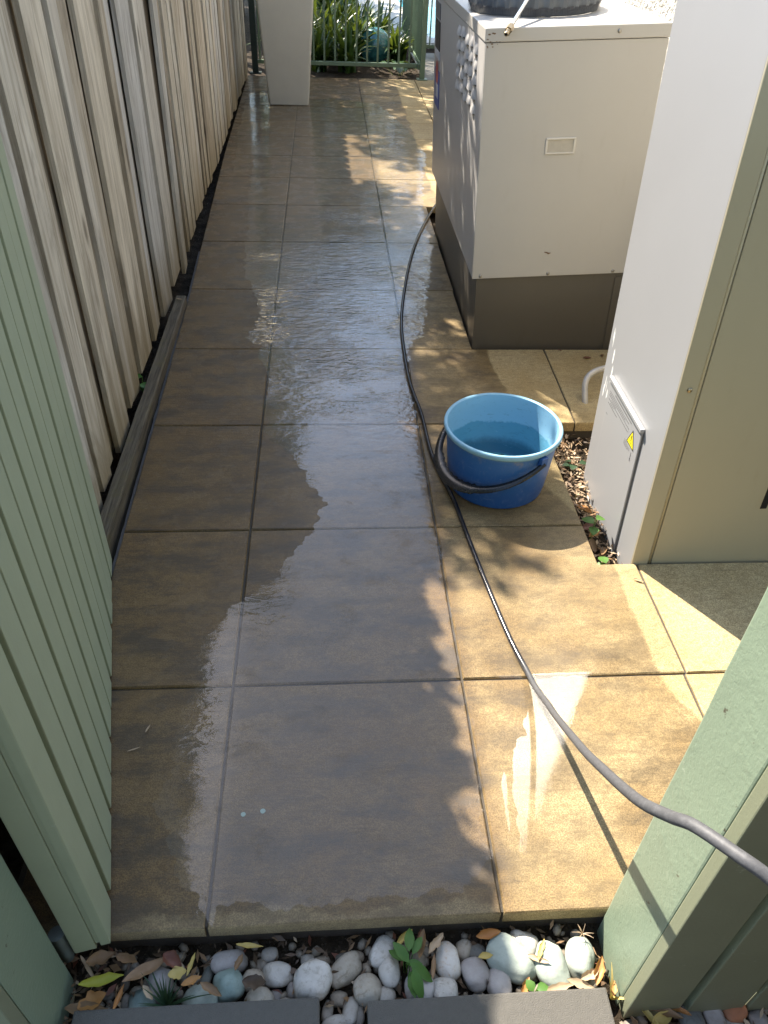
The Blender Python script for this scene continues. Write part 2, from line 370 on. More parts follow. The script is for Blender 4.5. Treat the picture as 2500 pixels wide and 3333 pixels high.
def make_hose_mat():
    t = NT('rubber_hose'); P = t.pos(); y = t.sep(P)[1]
    n = t.noise(P, 130, 4, .7); n2 = t.noise(P, 16, 3)
    wet = t.ramp(t.math('ADD', y, t.math('MULTIPLY', n2, .12)), .0, .16)
    dry = t.mix(t.ramp(n, .4, .7), (.065, .065, .069), (.095, .095, .10))
    t.p(Base_Color=t.mix(wet, dry, (.014, .014, .018)), Roughness=t.ramp(wet, 0, 1, .6, .16), Specular_IOR_Level=.5, Normal=t.bump(n, .1, .002))
    return t.m
MAT['hose'] = make_hose_mat()

def make_pool_mat():
    t = NT('pool_water'); P = t.pos()
    n = t.noise(P, 2.5, 4, .6, 1.0)
    t.p(Base_Color=t.mix(t.ramp(n, .4, .65), (.008, .24, .33), (.03, .42, .50)), Roughness=.25, Specular_IOR_Level=.15, Normal=t.bump(t.noise(P, 6, 3), .15, .05))
    return t.m
MAT['pool'] = make_pool_mat()
def make_sphere_mat():
    t = NT('teal_glaze'); o = t.obj()
    n = t.noise(o, 9, 5, .7, .8); n2 = t.noise(o, 40, 4, .7)
    c = t.mix(t.ramp(n, .35, .7), (.02, .10, .115), (.055, .22, .22))
    c = t.mix(t.ramp(n2, .6, .75, 0, .5), c, (.14, .32, .30))
    t.p(Base_Color=c, Roughness=.22, Coat_Weight=.6)
    return t.m
MAT['glaze'] = make_sphere_mat()

# ------------------------------------------------------------------ mesh helpers
def tag(o, label=None, cat=None, group=None, kind=None):
    if label: o['label'] = label
    if cat: o['category'] = cat
    if group: o['group'] = group
    if kind: o['kind'] = kind
    return o
def mesh_obj(name, verts, faces, m, parent=None, smooth=False, loc=None):
    me = bpy.data.meshes.new(name); me.from_pydata(verts, [], faces); me.update()
    if smooth: me.polygons.foreach_set('use_smooth', [True]*len(me.polygons))
    return me_obj(name, me, m, parent, loc)
def me_obj(name, me, m, parent=None, loc=None):
    if m is not None and len(me.materials) == 0: me.materials.append(m)
    o = bpy.data.objects.new(name, me); COL.objects.link(o)
    if parent is not None: o.parent = parent
    if loc is not None: o.location = loc
    return o
def bm_obj(name, bm, m, parent=None, smooth=False, loc=None, ang=None):
    me = bpy.data.meshes.new(name)
    bmesh.ops.recalc_face_normals(bm, faces=bm.faces[:])
    bm.to_mesh(me); bm.free()
    if smooth: me.polygons.foreach_set('use_smooth', [True]*len(me.polygons))
    o = me_obj(name, me, m, parent, loc)
    if smooth and ang: 
        try: me.set_sharp_from_angle(angle=R(ang))
        except Exception: pass
    return o
def empty(name, loc=(0, 0, 0), rot=(0, 0, 0)):
    o = bpy.data.objects.new(name, None); COL.objects.link(o); o.location = loc; o.rotation_euler = rot
    o.empty_display_size = .1
    return o
def bm_box(bm, lo, hi, bevel=0.0, seg=1, mat=None):
    vs_ = [bm.verts.new((x, y, z)) for z in (lo[2], hi[2]) for y in (lo[1], hi[1]) for x in (lo[0], hi[0])]
    if mat is not None:
        for v in vs_: v.co = mat @ v.co
    fs = [bm.faces.new([vs_[i] for i in q]) for q in ((0, 2, 3, 1), (4, 5, 7, 6), (0, 1, 5, 4), (2, 6, 7, 3), (0, 4, 6, 2), (1, 3, 7, 5))]
    if bevel:
        es = list({e for f in fs for e in f.edges})
        bmesh.ops.bevel(bm, geom=es, offset=bevel, segments=seg, affect='EDGES', profile=.6)
def box(name, lo, hi, m, parent=None, bevel=0.0, seg=1, jitter=0.0):
    c = Vector([(a+b)/2 for a, b in zip(lo, hi)])
    bm = bmesh.new(); bm_box(bm, Vector(lo)-c, Vector(hi)-c, bevel, seg)
    return bm_obj(name, bm, m, parent, loc=c)
def tube_bm(bm, pts, rad, seg=10, cap=True):
    pts = [Vector(p) for p in pts]; rings = []
    up = Vector((0, 0, 1))
    prev = None
    for i, p in enumerate(pts):
        d = (pts[min(i+1, len(pts)-1)] - pts[max(i-1, 0)]).normalized()
        if prev is None:
            a = d.orthogonal().normalized()
        else:
            a = (prev - d*prev.dot(d)).normalized()
        prev = a; b = d.cross(a)
        rr = rad[i] if isinstance(rad, (list, tuple)) else rad
        rings.append([bm.verts.new(p + (a*math.cos(t) + b*math.sin(t))*rr) for t in [2*math.pi*k/seg for k in range(seg)]])
    for i in range(len(rings)-1):
        for k in range(seg):
            bm.faces.new((rings[i][k], rings[i][(k+1) % seg], rings[i+1][(k+1) % seg], rings[i+1][k]))
    if cap:
        bm.faces.new(rings[0][::-1]); bm.faces.new(rings[-1])
def tube(name, pts, rad, m, parent=None, seg=10):
    o = Vector(pts[0]); bm = bmesh.new(); tube_bm(bm, [Vector(p)-o for p in pts], rad, seg)
    return bm_obj(name, bm, m, parent, True, loc=o, ang=50)
def smooth_path(pts, n=8):      # Catmull-Rom
    P = [Vector(p) for p in pts]; out = []
    for i in range(len(P)-1):
        p0, p1, p2, p3 = P[max(i-1, 0)], P[i], P[i+1], P[min(i+2, len(P)-1)]
        for k in range(n):
            t = k/n
            out.append(0.5*((2*p1) + (p2-p0)*t + (2*p0-5*p1+4*p2-p3)*t*t + (3*p1-p0-3*p2+p3)*t*t*t))
    out.append(P[-1]); return out
def lathe_bm(bm, prof, seg=64, closed=False):
    rings = [[bm.verts.new((r*math.cos(2*math.pi*k/seg), r*math.sin(2*math.pi*k/seg), z)) for k in range(seg)] for r, z in prof]
    for i in range(len(rings)-1):
        for k in range(seg):
            bm.faces.new((rings[i][k], rings[i][(k+1) % seg], rings[i+1][(k+1) % seg], rings[i+1][k]))
    return rings
def quads_obj(name, Q, m, parent=None, loc=None):
    """Q: array (n,4,3) of quads"""
    Q = np.asarray(Q, dtype=np.float32); n = len(Q)
    me = bpy.data.meshes.new(name)
    me.vertices.add(n*4); me.vertices.foreach_set('co', Q.reshape(-1))
    me.loops.add(n*4); me.loops.foreach_set('vertex_index', np.arange(n*4, dtype=np.int32))
    me.polygons.add(n); me.polygons.foreach_set('loop_start', np.arange(0, n*4, 4, dtype=np.int32)); me.polygons.foreach_set('loop_total', np.full(n, 4, dtype=np.int32))
    me.update(calc_edges=True); me.validate()
    return me_obj(name, me, m, parent, loc)

# ================================================================== SETTING
# ground sheet with sunken beds
def ground():
    verts = []; faces = []
    # fine patch under the yard, coarse apron to the horizon
    xs = np.concatenate([[-150, -40, -8, -2.5], np.arange(-1.0, 2.4, .05), [3.2, 10, 40, 150]])
    ys = np.concatenate([[-150, -40, -8, -2.2], np.arange(-1.2, 3.0, .05), np.arange(3.0, 11.0, .4), [14, 24, 60, 160]])
    for y in ys:
        for x in xs:
            z = -.085 + .016*mnoise.noise((x*9, y*9, 0)) + .010*mnoise.noise((x*31, y*31, 3))
            if abs(x) > 3 or y > 11.2 or y < -1.5: z = -.12
            if y > 7.9 and z > -1: z += .05
            verts.append((x, y, z))
    nx = len(xs)
    for j in range(len(ys)-1):
        for i in range(nx-1):
            faces.append((j*nx+i, j*nx+i+1, (j+1)*nx+i+1, (j+1)*nx+i))
    o = mesh_obj('ground', verts, faces, MAT['soil'], smooth=True)
    tag(o, kind='structure')
ground()

# ---- paving: a mortar bed that parents every paver
ROWS = [-.600, .0, .618, 1.232, 1.850, 2.487, 3.150, 3.797, 4.375, 4.930, 5.480, 6.010, 6.560, 7.110, 7.900]
J = .0035
def left_edge(y): return float(np.interp(y, [-.6, .45, 1.23, 1.85, 2.5, 3.15, 5.0, 8.0], [-.385, -.394, -.406, -.418, -.430, -.452, -.505, -.55]))
bed_faces = []
pv = bmesh.new()
paving = None
def bed_poly(bm, poly, z0, z1):
    a = [bm.verts.new((x, y, z0)) for x, y in poly]; b = [bm.verts.new((x, y, z1)) for x, y in poly]
    bm.faces.new(a[::-1]); bm.faces.new(b)
    n = len(poly)
    for i in range(n): bm.faces.new((a[i], a[(i+1) % n], b[(i+1) % n], b[i]))
bed = bmesh.new()
bed_poly(bed, [(-.40, -.591), (1.9, -.591), (1.9, .42), (1.08, .425), (1.075, 1.245), (1.9, 1.25), (1.9, 1.84), (.90, 1.845), (.90, 7.89), (-.53, 7.89), (-.44, 3.3), (-.40, 1.9)], -.12, -.008)
paving = bm_obj('paving', bed, MAT['haunch']); tag(paving, kind='structure')
def paver(poly, top=0.0, th=.040, chip=.0028):
    cx = sum(p[0] for p in poly)/len(poly); cy = sum(p[1] for p in poly)/len(poly)
    dz = random.uniform(-.0008, .0); tx = random.uniform(-.0009, .0009); ty = random.uniform(-.0009, .0009)
    # subdivide the outline so that the arris wanders a little
    out = []
    n = len(poly)
    for i in range(n):
        a = Vector((*poly[i], 0)); b = Vector((*poly[(i+1) % n], 0)); L = (b-a).length; k = max(1, int(L/.06))
        d = (b-a).normalized(); nn = Vector((-d.y, d.x, 0))
        for q in range(k):
            p = a + (b-a)*(q/k)
            if q: p += nn*(.0011*mnoise.noise((p.x*23, p.y*23, 5)))
            out.append(p)
    bm = bmesh.new(); m = len(out)
    def zof(p): return top + dz + tx*(p.x-cx)/.3 + ty*(p.y-cy)/.3
    lo = [bm.verts.new((p.x-cx, p.y-cy, top-th)) for p in out]
    mid = [bm.verts.new((p.x-cx, p.y-cy, zof(p)-chip*(1+.8*mnoise.noise((p.x*40, p.y*40, 1))))) for p in out]
    ce = Vector((cx, cy, 0))
    hi = []
    for p in out:
        d = (ce-p); d.normalize(); q = p + d*chip*1.2
        hi.append(bm.verts.new((q.x-cx, q.y-cy, zof(q))))
    for i in range(m):
        j = (i+1) % m
        bm.faces.new((lo[i], lo[j], mid[j], mid[i])); bm.faces.new((mid[i], mid[j], hi[j], hi[i]))
    bm.faces.new(hi); bm.faces.new(lo[::-1])
    bm_obj('paver', bm, MAT['paver'], paving, loc=(cx, cy, 0))
for i in range(len(ROWS)-1):
    y0, y1 = ROWS[i]+J, ROWS[i+1]-J
    paver([(left_edge(y0), y0), (-J, y0), (-J, y1), (left_edge(y1), y1)])
    paver([(J, y0), (.6-J, y0), (.6-J, y1), (J, y1)])
    if i == 0:
        paver([(.6+J, y0), (1.205-J, y0), (1.205-J, y1), (.6+J, y1)])
        paver([(1.205+J, y0), (1.85, y0), (1.85, y1), (1.205+J, y1)])
    elif i == 1:
        paver([(.6+J, y0), (1.212-J, y0), (1.212-J, .428), (1.088, .428), (1.088, y1), (.6+J, y1)])
        paver([(1.212+J, y0), (1.85, y0), (1.85, .426), (1.212+J, .428)])
    elif i == 2:
        paver([(.6+J, y0), (1.088, y0), (1.084, y1), (.6+J, y1)])
    elif i == 3:
        paver([(.6+J, y0), (1.225-J, y0), (1.235-J, y1), (.6+J, y1)])
        paver([(1.225+J, y0), (1.735, y0), (1.735, y1), (1.235+J, y1)])
    elif y0 < 3.5:
        paver([(.6+J, y0), (.905, y0), (.900, y1), (.6+J, y1)])
    else:
        paver([(.6+J, y0), (1.2-J, y0), (1.2-J, y1), (.6+J, y1)])
        paver([(1.2+J, y0), (1.735, y0), (1.735, y1), (1.2+J, y1)])
# mint paint drips on the first shaded paver
for (x, y, r) in ((.055, -.358, .0055), (.098, -.352, .006)):
    bm = bmesh.new(); bmesh.ops.create_circle(bm, cap_ends=True, radius=r, segments=14)
    for v in bm.verts: v.co *= 1+.15*mnoise.noise((v.co.x*400, v.co.y*400, x))
    bm_obj('paint_spot', bm, MAT['spot'], paving, loc=(x, y, .0006))

# ---- thin sheets of standing water with ragged outlines
def ragged(poly, amp=.012, step=.008, seed=0.0, freq=(26, 70)):
    out = []; n = len(poly)
    for i in range(n):
        a = Vector((*poly[i], 0)); b = Vector((*poly[(i+1) % n], 0)); L = (b-a).length; k = max(1, int(L/step))
        d = (b-a).normalized() if L > 1e-6 else Vector((1, 0, 0)); nn = Vector((-d.y, d.x, 0))
        for q in range(k):
            p = a+(b-a)*(q/k)
            w = mnoise.noise((p.x*freq[0], p.y*freq[0], seed))*amp + mnoise.noise((p.x*freq[1], p.y*freq[1], seed+7))*amp*.6
            out.append(p + nn*w)
    return out
def puddle(poly, m, z=.0016, amp=.012, seed=0.0, step=.008, freq=(26, 70)):
    pts = ragged(poly, amp, step, seed, freq)
    n = len(pts)
    V, E_, F_, _, _, _ = delaunay_2d_cdt([Vector((p.x, p.y)) for p in pts], [(k, (k+1) % n) for k in range(n)], [list(range(n))], 1, 1e-6)
    me = bpy.data.meshes.new('puddle'); me.from_pydata([(v.x, v.y, z) for v in V], [], [tuple(f) for f in F_]); me.update()
    if len(me.polygons) and sum(p.normal.z for p in me.polygons) < 0: me.flip_normals()
    o = me_obj('puddle', me, m); tag(o, kind='structure'); return o
PATCH = [(0.775, -0.005), (0.851, -0.002), (0.936, -0.005), (0.93, -0.047), (0.875, -0.103), (0.886, -0.146), (0.843, -0.185), (0.826, -0.23), (0.82, -0.268), (0.775, -0.297), (0.773, -0.332), (0.748, -0.366), (0.697, -0.43), (0.671, -0.481), (0.66, -0.471), (0.669, -0.385), (0.675, -0.316), (0.686, -0.244), (0.713, -0.193), (0.733, -0.181), (0.735, -0.14), (0.765, -0.085)]
puddle(PATCH, MAT['film_still'], .0018, .007, 2.0, .006)
puddle([(0.661, -0.274), (0.664, -0.292), (0.653, -0.362), (0.65, -0.417), (0.645, -0.428), (0.647, -0.35), (0.649, -0.303)], MAT['film_still'], .0018, .003, 4.0, .006)
MIDL = [(-0.0, -0.591), (-0.036, -0.578), (-0.021, -0.536), (-0.052, -0.513), (-0.076, -0.478), (-0.09, -0.437), (-0.103, -0.395), (-0.13, -0.351), (-0.136, -0.283), (-0.116, -0.236), (-0.131, -0.16), (-0.118, -0.108), (-0.113, -0.024), (-0.077, 0.019), (-0.1, 0.065), (-0.09, 0.128), (-0.039, 0.246), (0.0, 0.317), (0.04, 0.45), (.10, .612)]
MIDR = [(.594, .612), (.594, 0), (.596, -.3), (.594, -.49), (.50, -.555), (.40, -.545), (.25, -.565), (.12, -.560), (.022, -.555), (.012, -.590)]
BAND = [(.594, .622), (.23, .622), (.235, .75), (.19, .86), (.15, 0.981), (.07, 1.08), (.02, 1.16), (0.0, 1.357), (.01, 1.55), (-0.02, 1.70), (-.05, 1.86), (-0.12, 1.951), (-0.06, 2.15), (-0.10, 2.40), (.02, 2.49), (.20, 2.72), (.40, 2.66), (.56, 2.78), (.70, 3.1), (.84, 3.4), (.86, 3.1), (.80, 2.7), (.76, 2.4), (.70, 2.0), (.615, 1.84), (.594, 1.6)]
FAR = [(-0.20, 2.70), (-.25, 4.0), (-.3, 5.5), (-.28, 6.6), (.3, 6.9), (.75, 6.7), (.95, 5.8), (1.02, 5.0), (.93, 4.3), (.88, 3.8), (.84, 3.45), (.70, 3.15), (.56, 2.83), (.40, 2.71), (.20, 2.77), (.02, 2.55)]
MID = MIDL[:18]+[(.06, .36), (.14, .50), (.20, .612)]+BAND[2:14]+[(-.18, 2.70), (-.25, 4.0), (-.3, 5.5), (-.28, 6.6), (.3, 6.9), (.75, 6.7), (.95, 5.8), (1.02, 5.0), (.93, 4.3), (.88, 3.8), (.86, 3.4)]+BAND[20:]+MIDR
puddle(MID, MAT['film'], .0019, .024, 1.0, .006, (18, 60))
puddle([(-.40, 4.5), (-.30, 4.4), (-.26, 5.6), (-.22, 6.4), (-.35, 7.2), (-.48, 7.0), (-.46, 5.6)], MAT['film'], .0019, .03, 6.0, .02, (9, 30))
puddle([(.99, -.008), (1.0, .012), (.70, .008), (.70, -.004)], MAT['film_still'], .0020, .002, 8.0, .01)

# ---- dark concrete slabs at the near side of the pebble strip
def slab(lo, hi, label):
    bm = bmesh.new(); c = (Vector(lo)+Vector(hi))/2
    bm_box(bm, Vector(lo)-c, Vector(hi)-c, .004, 2)
    o = bm_obj('concrete_slab', bm, MAT['slate'], loc=c)
    tag(o, label, 'slab', 'dark slabs at the bottom edge')
slab((-.225, -1.25, -.055), (.226, -.729, -.002), 'dark grey concrete slab left of the pebble filled gap')
slab((.316, -1.25, -.055), (.775, -.740, -.002), 'dark grey concrete slab by the right post, partly sunlit')

# ---- house wall
bm = bmesh.new(); bm_box(bm, (-.1, -4.9, -1.5), (.1, 4.9, 1.5))
hw = bm_obj('house_wall', bm, MAT['stucco'], loc=(1.86, 5.35, 1.4)); tag(hw, 'rough white rendered house wall behind the heat pump', 'wall')

sw = empty('sky_blocker', (2.7, -1.78, -.1)); tag(sw, 'unseen brown board wall added behind the camera to block sky light', 'light blocker')  # added wall: keeps sky light off the boards that face the camera
M_plain('blocker_brown', (.10, .085, .065), .7, 0, .3, 12)
for k in range(15):
    box('blocker_board', (-2.6, -.06, .02+k*.19), (2.2, .0, .02+k*.19+.186), bpy.data.materials['blocker_brown'], sw, .004)
# ================================================================== TIMBER FENCE
fence = empty('timber_fence', (-.5, .5, 0)); tag(fence, 'weathered grey timber paling fence along the left of the path', 'fence')
FX = lambda y: -.492 - .0088*max(0, y)
def paling(y0, y1, front=True, lean=0.0, z0=0.02, h=1.86, push=0.0, tw=None):
    w = y1-y0; x = FX((y0+y1)/2) - (0 if front else .030) + push
    th = .018
    bm = bmesh.new(); nz = 9
    grid = []
    warp = random.uniform(-.004, .004) if tw is None else tw
    sd = random.uniform(0, 50)
    for k in range(nz+1):
        z = z0 + (h-z0)*k/nz
        off = lean*(1-k/nz) + .003*math.sin(k*.9+sd)
        e0 = .0025*mnoise.noise((z*5, sd, 0)); e1 = .0025*mnoise.noise((z*5, sd, 9))
        bow = .004*math.sin(math.pi*k/nz)*math.sin(sd)
        ring = []
        for (yy, xx) in ((-w/2+e0, -th/2), (w/2+e1, -th/2), (w/2+e1, th/2-.001), (w/2-.003+e1, th/2), (-w/2+.003+e0, th/2), (-w/2+e0, th/2-.001)):
            ring.append(bm.verts.new((xx + bow + warp*(yy/w)*2, yy + off, z)))
        grid.append(ring)
    for k in range(nz):
        for i in range(6):
            bm.faces.new((grid[k][i], grid[k][(i+1) % 6], grid[k+1][(i+1) % 6], grid[k+1][i]))
    bm.faces.new(grid[0][::-1]); bm.faces.new(grid[-1])
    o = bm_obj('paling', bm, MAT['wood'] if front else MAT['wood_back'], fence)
    o.location = (x+.5, (y0+y1)/2-.5, 0)
    return o
random.seed(21)
front = [(.52, .744), (.800, .978), (1.054, 1.236), (1.290, 1.489), (1.546, 1.771), (1.861, 2.047), (2.154, 2.351), (2.452, 2.684)]
for k, (a, b) in enumerate(front):
    # most wide bands are two narrow palings lapped edge to edge
    if k in (1, 3, 5):
        s = a + (b-a)*(.47+.1*random.random())
        paling(a, s+.006, True, 0, .01+.04*random.random()); paling(s, b, True, 0, .01+.04*random.random(), push=-.007)
    else:
        paling(a, b, True, 0, .0+.05*random.random())
for k in range(len(front)-1):
    a, b = front[k][1], front[k+1][0]
    # one slot reads as open: a wide paling added behind it blocks the sun
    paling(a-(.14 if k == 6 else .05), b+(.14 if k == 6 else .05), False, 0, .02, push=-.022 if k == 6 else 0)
paling(.35, .55, False)
y = -.75
while y < .50:
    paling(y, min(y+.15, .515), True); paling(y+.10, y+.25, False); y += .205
# the pale greenish paling that has sprung loose and leans at its foot
paling(2.80, 2.93, True, -.125, .0, push=.022)
paling(2.60, 2.82, False); paling(2.78, 3.06, False, push=-.02)
y = 2.965
while y < 8.05:
    w = random.choice((.092, .098, .105, .14, .16))
    g = random.choice((.035, .045, .055, .06))
    paling(y, y+w, True, random.uniform(-.008, .008), random.uniform(0, .03), push=random.uniform(-.003, .006))
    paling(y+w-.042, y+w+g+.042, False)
    y += w+g
for z in (.38, .98, 1.60):
    rail = box('rail', (-.122, -.2, z-.035), (-.082, 7.6, z+.035), MAT['wood'], fence); rail.rotation_euler.z = R(.5)
pb_ = box('sun_block_board', (-.118, -1.2, -.12), (-.084, 7.6, .16), MAT['wood_back'], fence); pb_.rotation_euler.z = R(.5)  # added behind the palings to stop sun leaking under their feet
# ground sill beam at the foot of the near fence
bm = bmesh.new()
prof = []
for k in range(25):
    y = .35 + k*(2.32-.35)/24
    x = float(np.interp(y, [.35, .6, 2.3], [-.455, -.450, -.452]))
    zt = .038 + .004*mnoise.noise((y*6, 2, 0))
    wob = .003*mnoise.noise((y*11, 8, 0))
    prof.append([bm.verts.new((x-.024+wob, y, -.08)), bm.verts.new((x+.024+wob, y, -.08)), bm.verts.new((x+.024+wob, y, zt-.005)), bm.verts.new((x+.019+wob, y, zt)), bm.verts.new((x-.021+wob, y, zt))])
for i in range(24):
    for q in range(5): bm.faces.new((prof[i][q], prof[i][(q+1) % 5], prof[i+1][(q+1) % 5], prof[i+1][q]))
bm.faces.new(prof[0][::-1]); bm.faces.new(prof[-1])
def make_sill_mat():
    t = NT('mossy_timber'); o = t.pos()
    g = t.noise(t.map(o, (1, .05, 1)), 90, 5, .7); n = t.noise(o, 12, 4)
    c = t.mix(t.ramp(g, .35, .7), (.135, .11, .07), (.05, .038, .023))
    c = t.mix(t.ramp(n, .5, .7, 0, .6), c, (.11, .09, .035))
    t.p(Base_Color=c, Roughness=.85, Normal=t.bump(g, .6, .004)); return t.m
sill = bm_obj('timber_sill', bm, make_sill_mat()); tag(sill, 'mossy timber beam lying along the foot of the paling fence', 'beam')
# rough mortar haunch along the cut edge of the pavers
bm = bmesh.new(); rows = []
for k in range(80):
    y = .25 + k*.035
    x = left_edge(y); w = .014 + .004*mnoise.noise((y*14, 1, 0)); z = -.006 + .004*mnoise.noise((y*22, 4, 0))
    rows.append([bm.verts.new((x-w, y, -.09)), bm.verts.new((x-w*.8, y, z-.004)), bm.verts.new((x-.001, y, z)), bm.verts.new((x-.001, y, -.09))])
for i in range(79):
    for q in range(4): bm.faces.new((rows[i][q], rows[i][(q+1) % 4], rows[i+1][(q+1) % 4], rows[i+1][q]))
ha = bm_obj('mortar_edge', bm, M_plain('grey_mortar', (.115, .11, .108), .75, 0, .35, 50, .7), paving)

# ================================================================== GREEN GATE (open, left)
ga = Vector((-.178, -.622, 0)); gb = Vector((-.402, .478, 0))
gd = (gb-ga); gl = gd.length; ang = math.atan2(-gd.x, gd.y)
gate = empty('timber_gate', (ga.x, ga.y, 0), (0, 0, ang)); tag(gate, 'sage green boarded gate swung open against the paling fence', 'gate')
gh = 1.72; zb = .012
nb = 12; bw = gl/nb
random.seed(5)
for k in range(nb):
    y0 = k*bw + (.0 if k == 0 else .0105 if k % 2 else .0035); y1 = (k+1)*bw - (.0105 if k % 2 == 0 else .0035)
    bm = bmesh.new(); c = Vector((-.009, (y0+y1)/2, (zb+gh)/2))
    dz = random.uniform(-.002, .003)
    bm_box(bm, Vector((-.018, y0, zb+dz))-c, Vector((random.uniform(-.0008, .0008), y1, gh))-c, .0022, 2)
    bm_obj('board', bm, MAT['green'], gate, loc=c)
box('backing_panel', (-.026, .004, zb+.01), (-.0185, gl-.004, gh-.01), MAT['green'], gate)
box('stile', (-.068, 0.001, zb-.008), (-.0265, .090, gh), MAT['green'], gate, .003, 2)
box('stile', (-.068, gl-.09, zb-.004), (-.0265, gl-.001, gh), MAT['green'], gate, .003, 2)
for z in (.14, .86, 1.55): box('ledge', (-.066, .0905, z), (-.0265, gl-.0905, z+.09), MAT['green'], gate, .003)
# hinge knuckle at the gate foot
bm = bmesh.new(); tube_bm(bm, [(0, 0, 0), (0, 0, .075)], .0135, 16); tube_bm(bm, [(0, 0, .0755), (0, 0, .082)], .0145, 16); tube_bm(bm, [(-.002, .002, -.03), (0, 0, -.0005)], .011, 12)
MAT['hinge'] = M_plain('blue_grey_hinge', (.15, .18, .17), .5, .3, .3, 30)
hg = bm_obj('hinge', bm, MAT['hinge'], gate, True, ang=40); hg.location = (-.085, .012, .0)

# left gate post with its cladding board
def post_with_boards(sx, px, y0, y1, label, name, boards):
    o = empty(name, (px, (y0+y1)/2, -.09)); tag(o, label, 'fence')
    # post body
    bm = bmesh.new(); bm_box(bm, (-.05, -(y1-y0)/2, 0), (.05, (y1-y0)/2, 1.92), .004, 2)
    bmesh.ops.subdivide_edges(bm, edges=[e for e in bm.edges if e.calc_length() > .5], cuts=30)
    for v in bm.verts: v.co += Vector((mnoise.noise((v.co.x*9, v.co.y*9, v.co.z*7)), mnoise.noise((v.co.z*8, v.co.y*9, 4)), 0))*.0015
    p = bm_obj('post', bm, MAT['green_rough'], o); p.location = (0, 0, 0)
    y = -(y1-y0)/2
    x = -.05 if sx > 0 else .05
    for i, (w, g) in enumerate(boards):
        a, b = (x, x+w) if sx > 0 else (x-w, x)
        bd = box('board', (a, y-.027, .02), (b, y-.0015, 1.88), MAT['green_board_shaded'], o, .0025, 2)
        x = (b+g) if sx > 0 else (a-g)
    lo, hi = (-.049, x-.005) if sx > 0 else (x+.005, .049)
    for z in (.18, .95, 1.7): box('rail', (max(lo, .0515) if sx > 0 else lo, y+.001, z), (hi if sx > 0 else min(hi, -.0515), y+.04, z+.08), MAT['green'], o)
    return o
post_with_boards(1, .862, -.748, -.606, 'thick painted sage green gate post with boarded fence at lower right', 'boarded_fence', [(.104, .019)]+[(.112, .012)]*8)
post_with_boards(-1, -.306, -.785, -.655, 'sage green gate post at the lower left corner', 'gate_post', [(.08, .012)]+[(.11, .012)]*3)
# ================================================================== HEAT PUMP
hp = empty('heat_pump', (.888, 1.856, 0), (0, R(-2.9), 0)); tag(hp, 'cream metal pool heat pump with round fan on its top', 'heat pump')
W, D, Z0, Z1 = .660, 1.56, .325, 1.238
# casing: front sheet, left side sheet, back box
box('front_panel', (0, -.002, Z0), (W, .012, Z1-.046), MAT['ac'], hp, .003, 2)
box('side_panel', (.0, .0125, Z0+.002), (.012, D, Z1-.046), MAT['ac_side'], hp, .002)
box('casing', (.0125, .0135, Z0+.003), (W-.002, D, Z1-.047), MAT['ac'], hp)
lid = box('lid', (-.004, -.006, Z1-.044), (W+.004, D+.004, Z1), MAT['ac'], hp, .004, 2)
# base skirt in bare sheet metal
box('skirt', (.024, .012, -.09), (W+.03, D-.02, Z0-.002), MAT['ac_skirt'], hp, .003)
box('corner_post', (.0215, .008, -.085), (.050, .0118, Z0-.004), MAT['ac_skirt'], hp)
box('skirt_strip', (W-.035, .007, -.085), (W+.032, .0118, Z0-.020), MAT['ac_skirt'], hp)
# screws
def screw(x, y, z, r=.007):
    bm = bmesh.new(); rr = lathe_bm(bm, [(.0001, .0045), (r*.6, .0042), (r, .0015), (r, 0)], 12)
    s = bm_obj('screw', bm, MAT['screw'], hp, True); s.location = (x, y, z); s.rotation_euler = (R(90), 0, 0)
for x, z in ((.076, Z1-.018), (.474, Z1-.020), (.035, Z0+.012), (.325, Z0+.012), (.605, Z0+.012)): screw(x, -.0065 if z > 1 else -.0025, z)
# recessed pull handle in the front sheet
fr = bmesh.new()
hx0, hx1, hz0, hz1 = .262, .362, .822, .866
bm_box(fr, (hx0-.008, -.007, hz1), (hx1+.008, -.0025, hz1+.008), .002); bm_box(fr, (hx0-.008, -.007, hz0-.008), (hx1+.008, -.0025, hz0), .002)
bm_box(fr, (hx0-.008, -.007, hz0), (hx0, -.0025, hz1)); bm_box(fr, (hx1, -.007, hz0), (hx1+.008, -.0025, hz1))
pull = bm_obj('pull_handle', fr, M_plain('handle_plastic', (.66, .62, .55), .45, 0, .05, 20), hp)
bm = bmesh.new()
v = [bm.verts.new(c) for c in ((hx0, -.0062, hz0), (hx1, -.0062, hz0), (hx1, -.0028, hz1), (hx0, -.0028, hz1), (hx0+.012, -.0026, hz0+.026), (hx1-.012, -.0026, hz0+.026))]
bm.faces.new((v[0], v[1], v[2], v[3])); 
bm_obj('handle_recess', bm, M_plain('handle_shadow_plastic', (.46, .42, .35), .6, 0, .25, 40), pull)
# dirt: gecko-like mark and rust by the corner
bm = bmesh.new(); tube_bm(bm, [(.298, -.003, .430), (.308, -.0032, .4285), (.316, -.003, .424), (.326, -.003, .426)], [.0012, .0030, .0036, .001], 6)
bm_obj('dirt_mark', bm, MAT['rust'], hp)
bm = bmesh.new()
random.seed(3)
for k in range(12):
    x = .003+.05*random.random()**2; z = Z1-.05+.05*random.random()**1.5-.012*random.random(); s = .001+.0025*random.random()
    bmesh.ops.create_circle(bm, cap_ends=True, radius=s, segments=7, matrix=Matrix.Translation((x, -.0066 if z > Z1-.044 else -.0026, z)) @ Matrix.Rotation(R(90), 4, 'X') @ Matrix.Diagonal((1.5, .8, 1, 1)))
bm_obj('rust_patch', bm, MAT['rust'], hp)
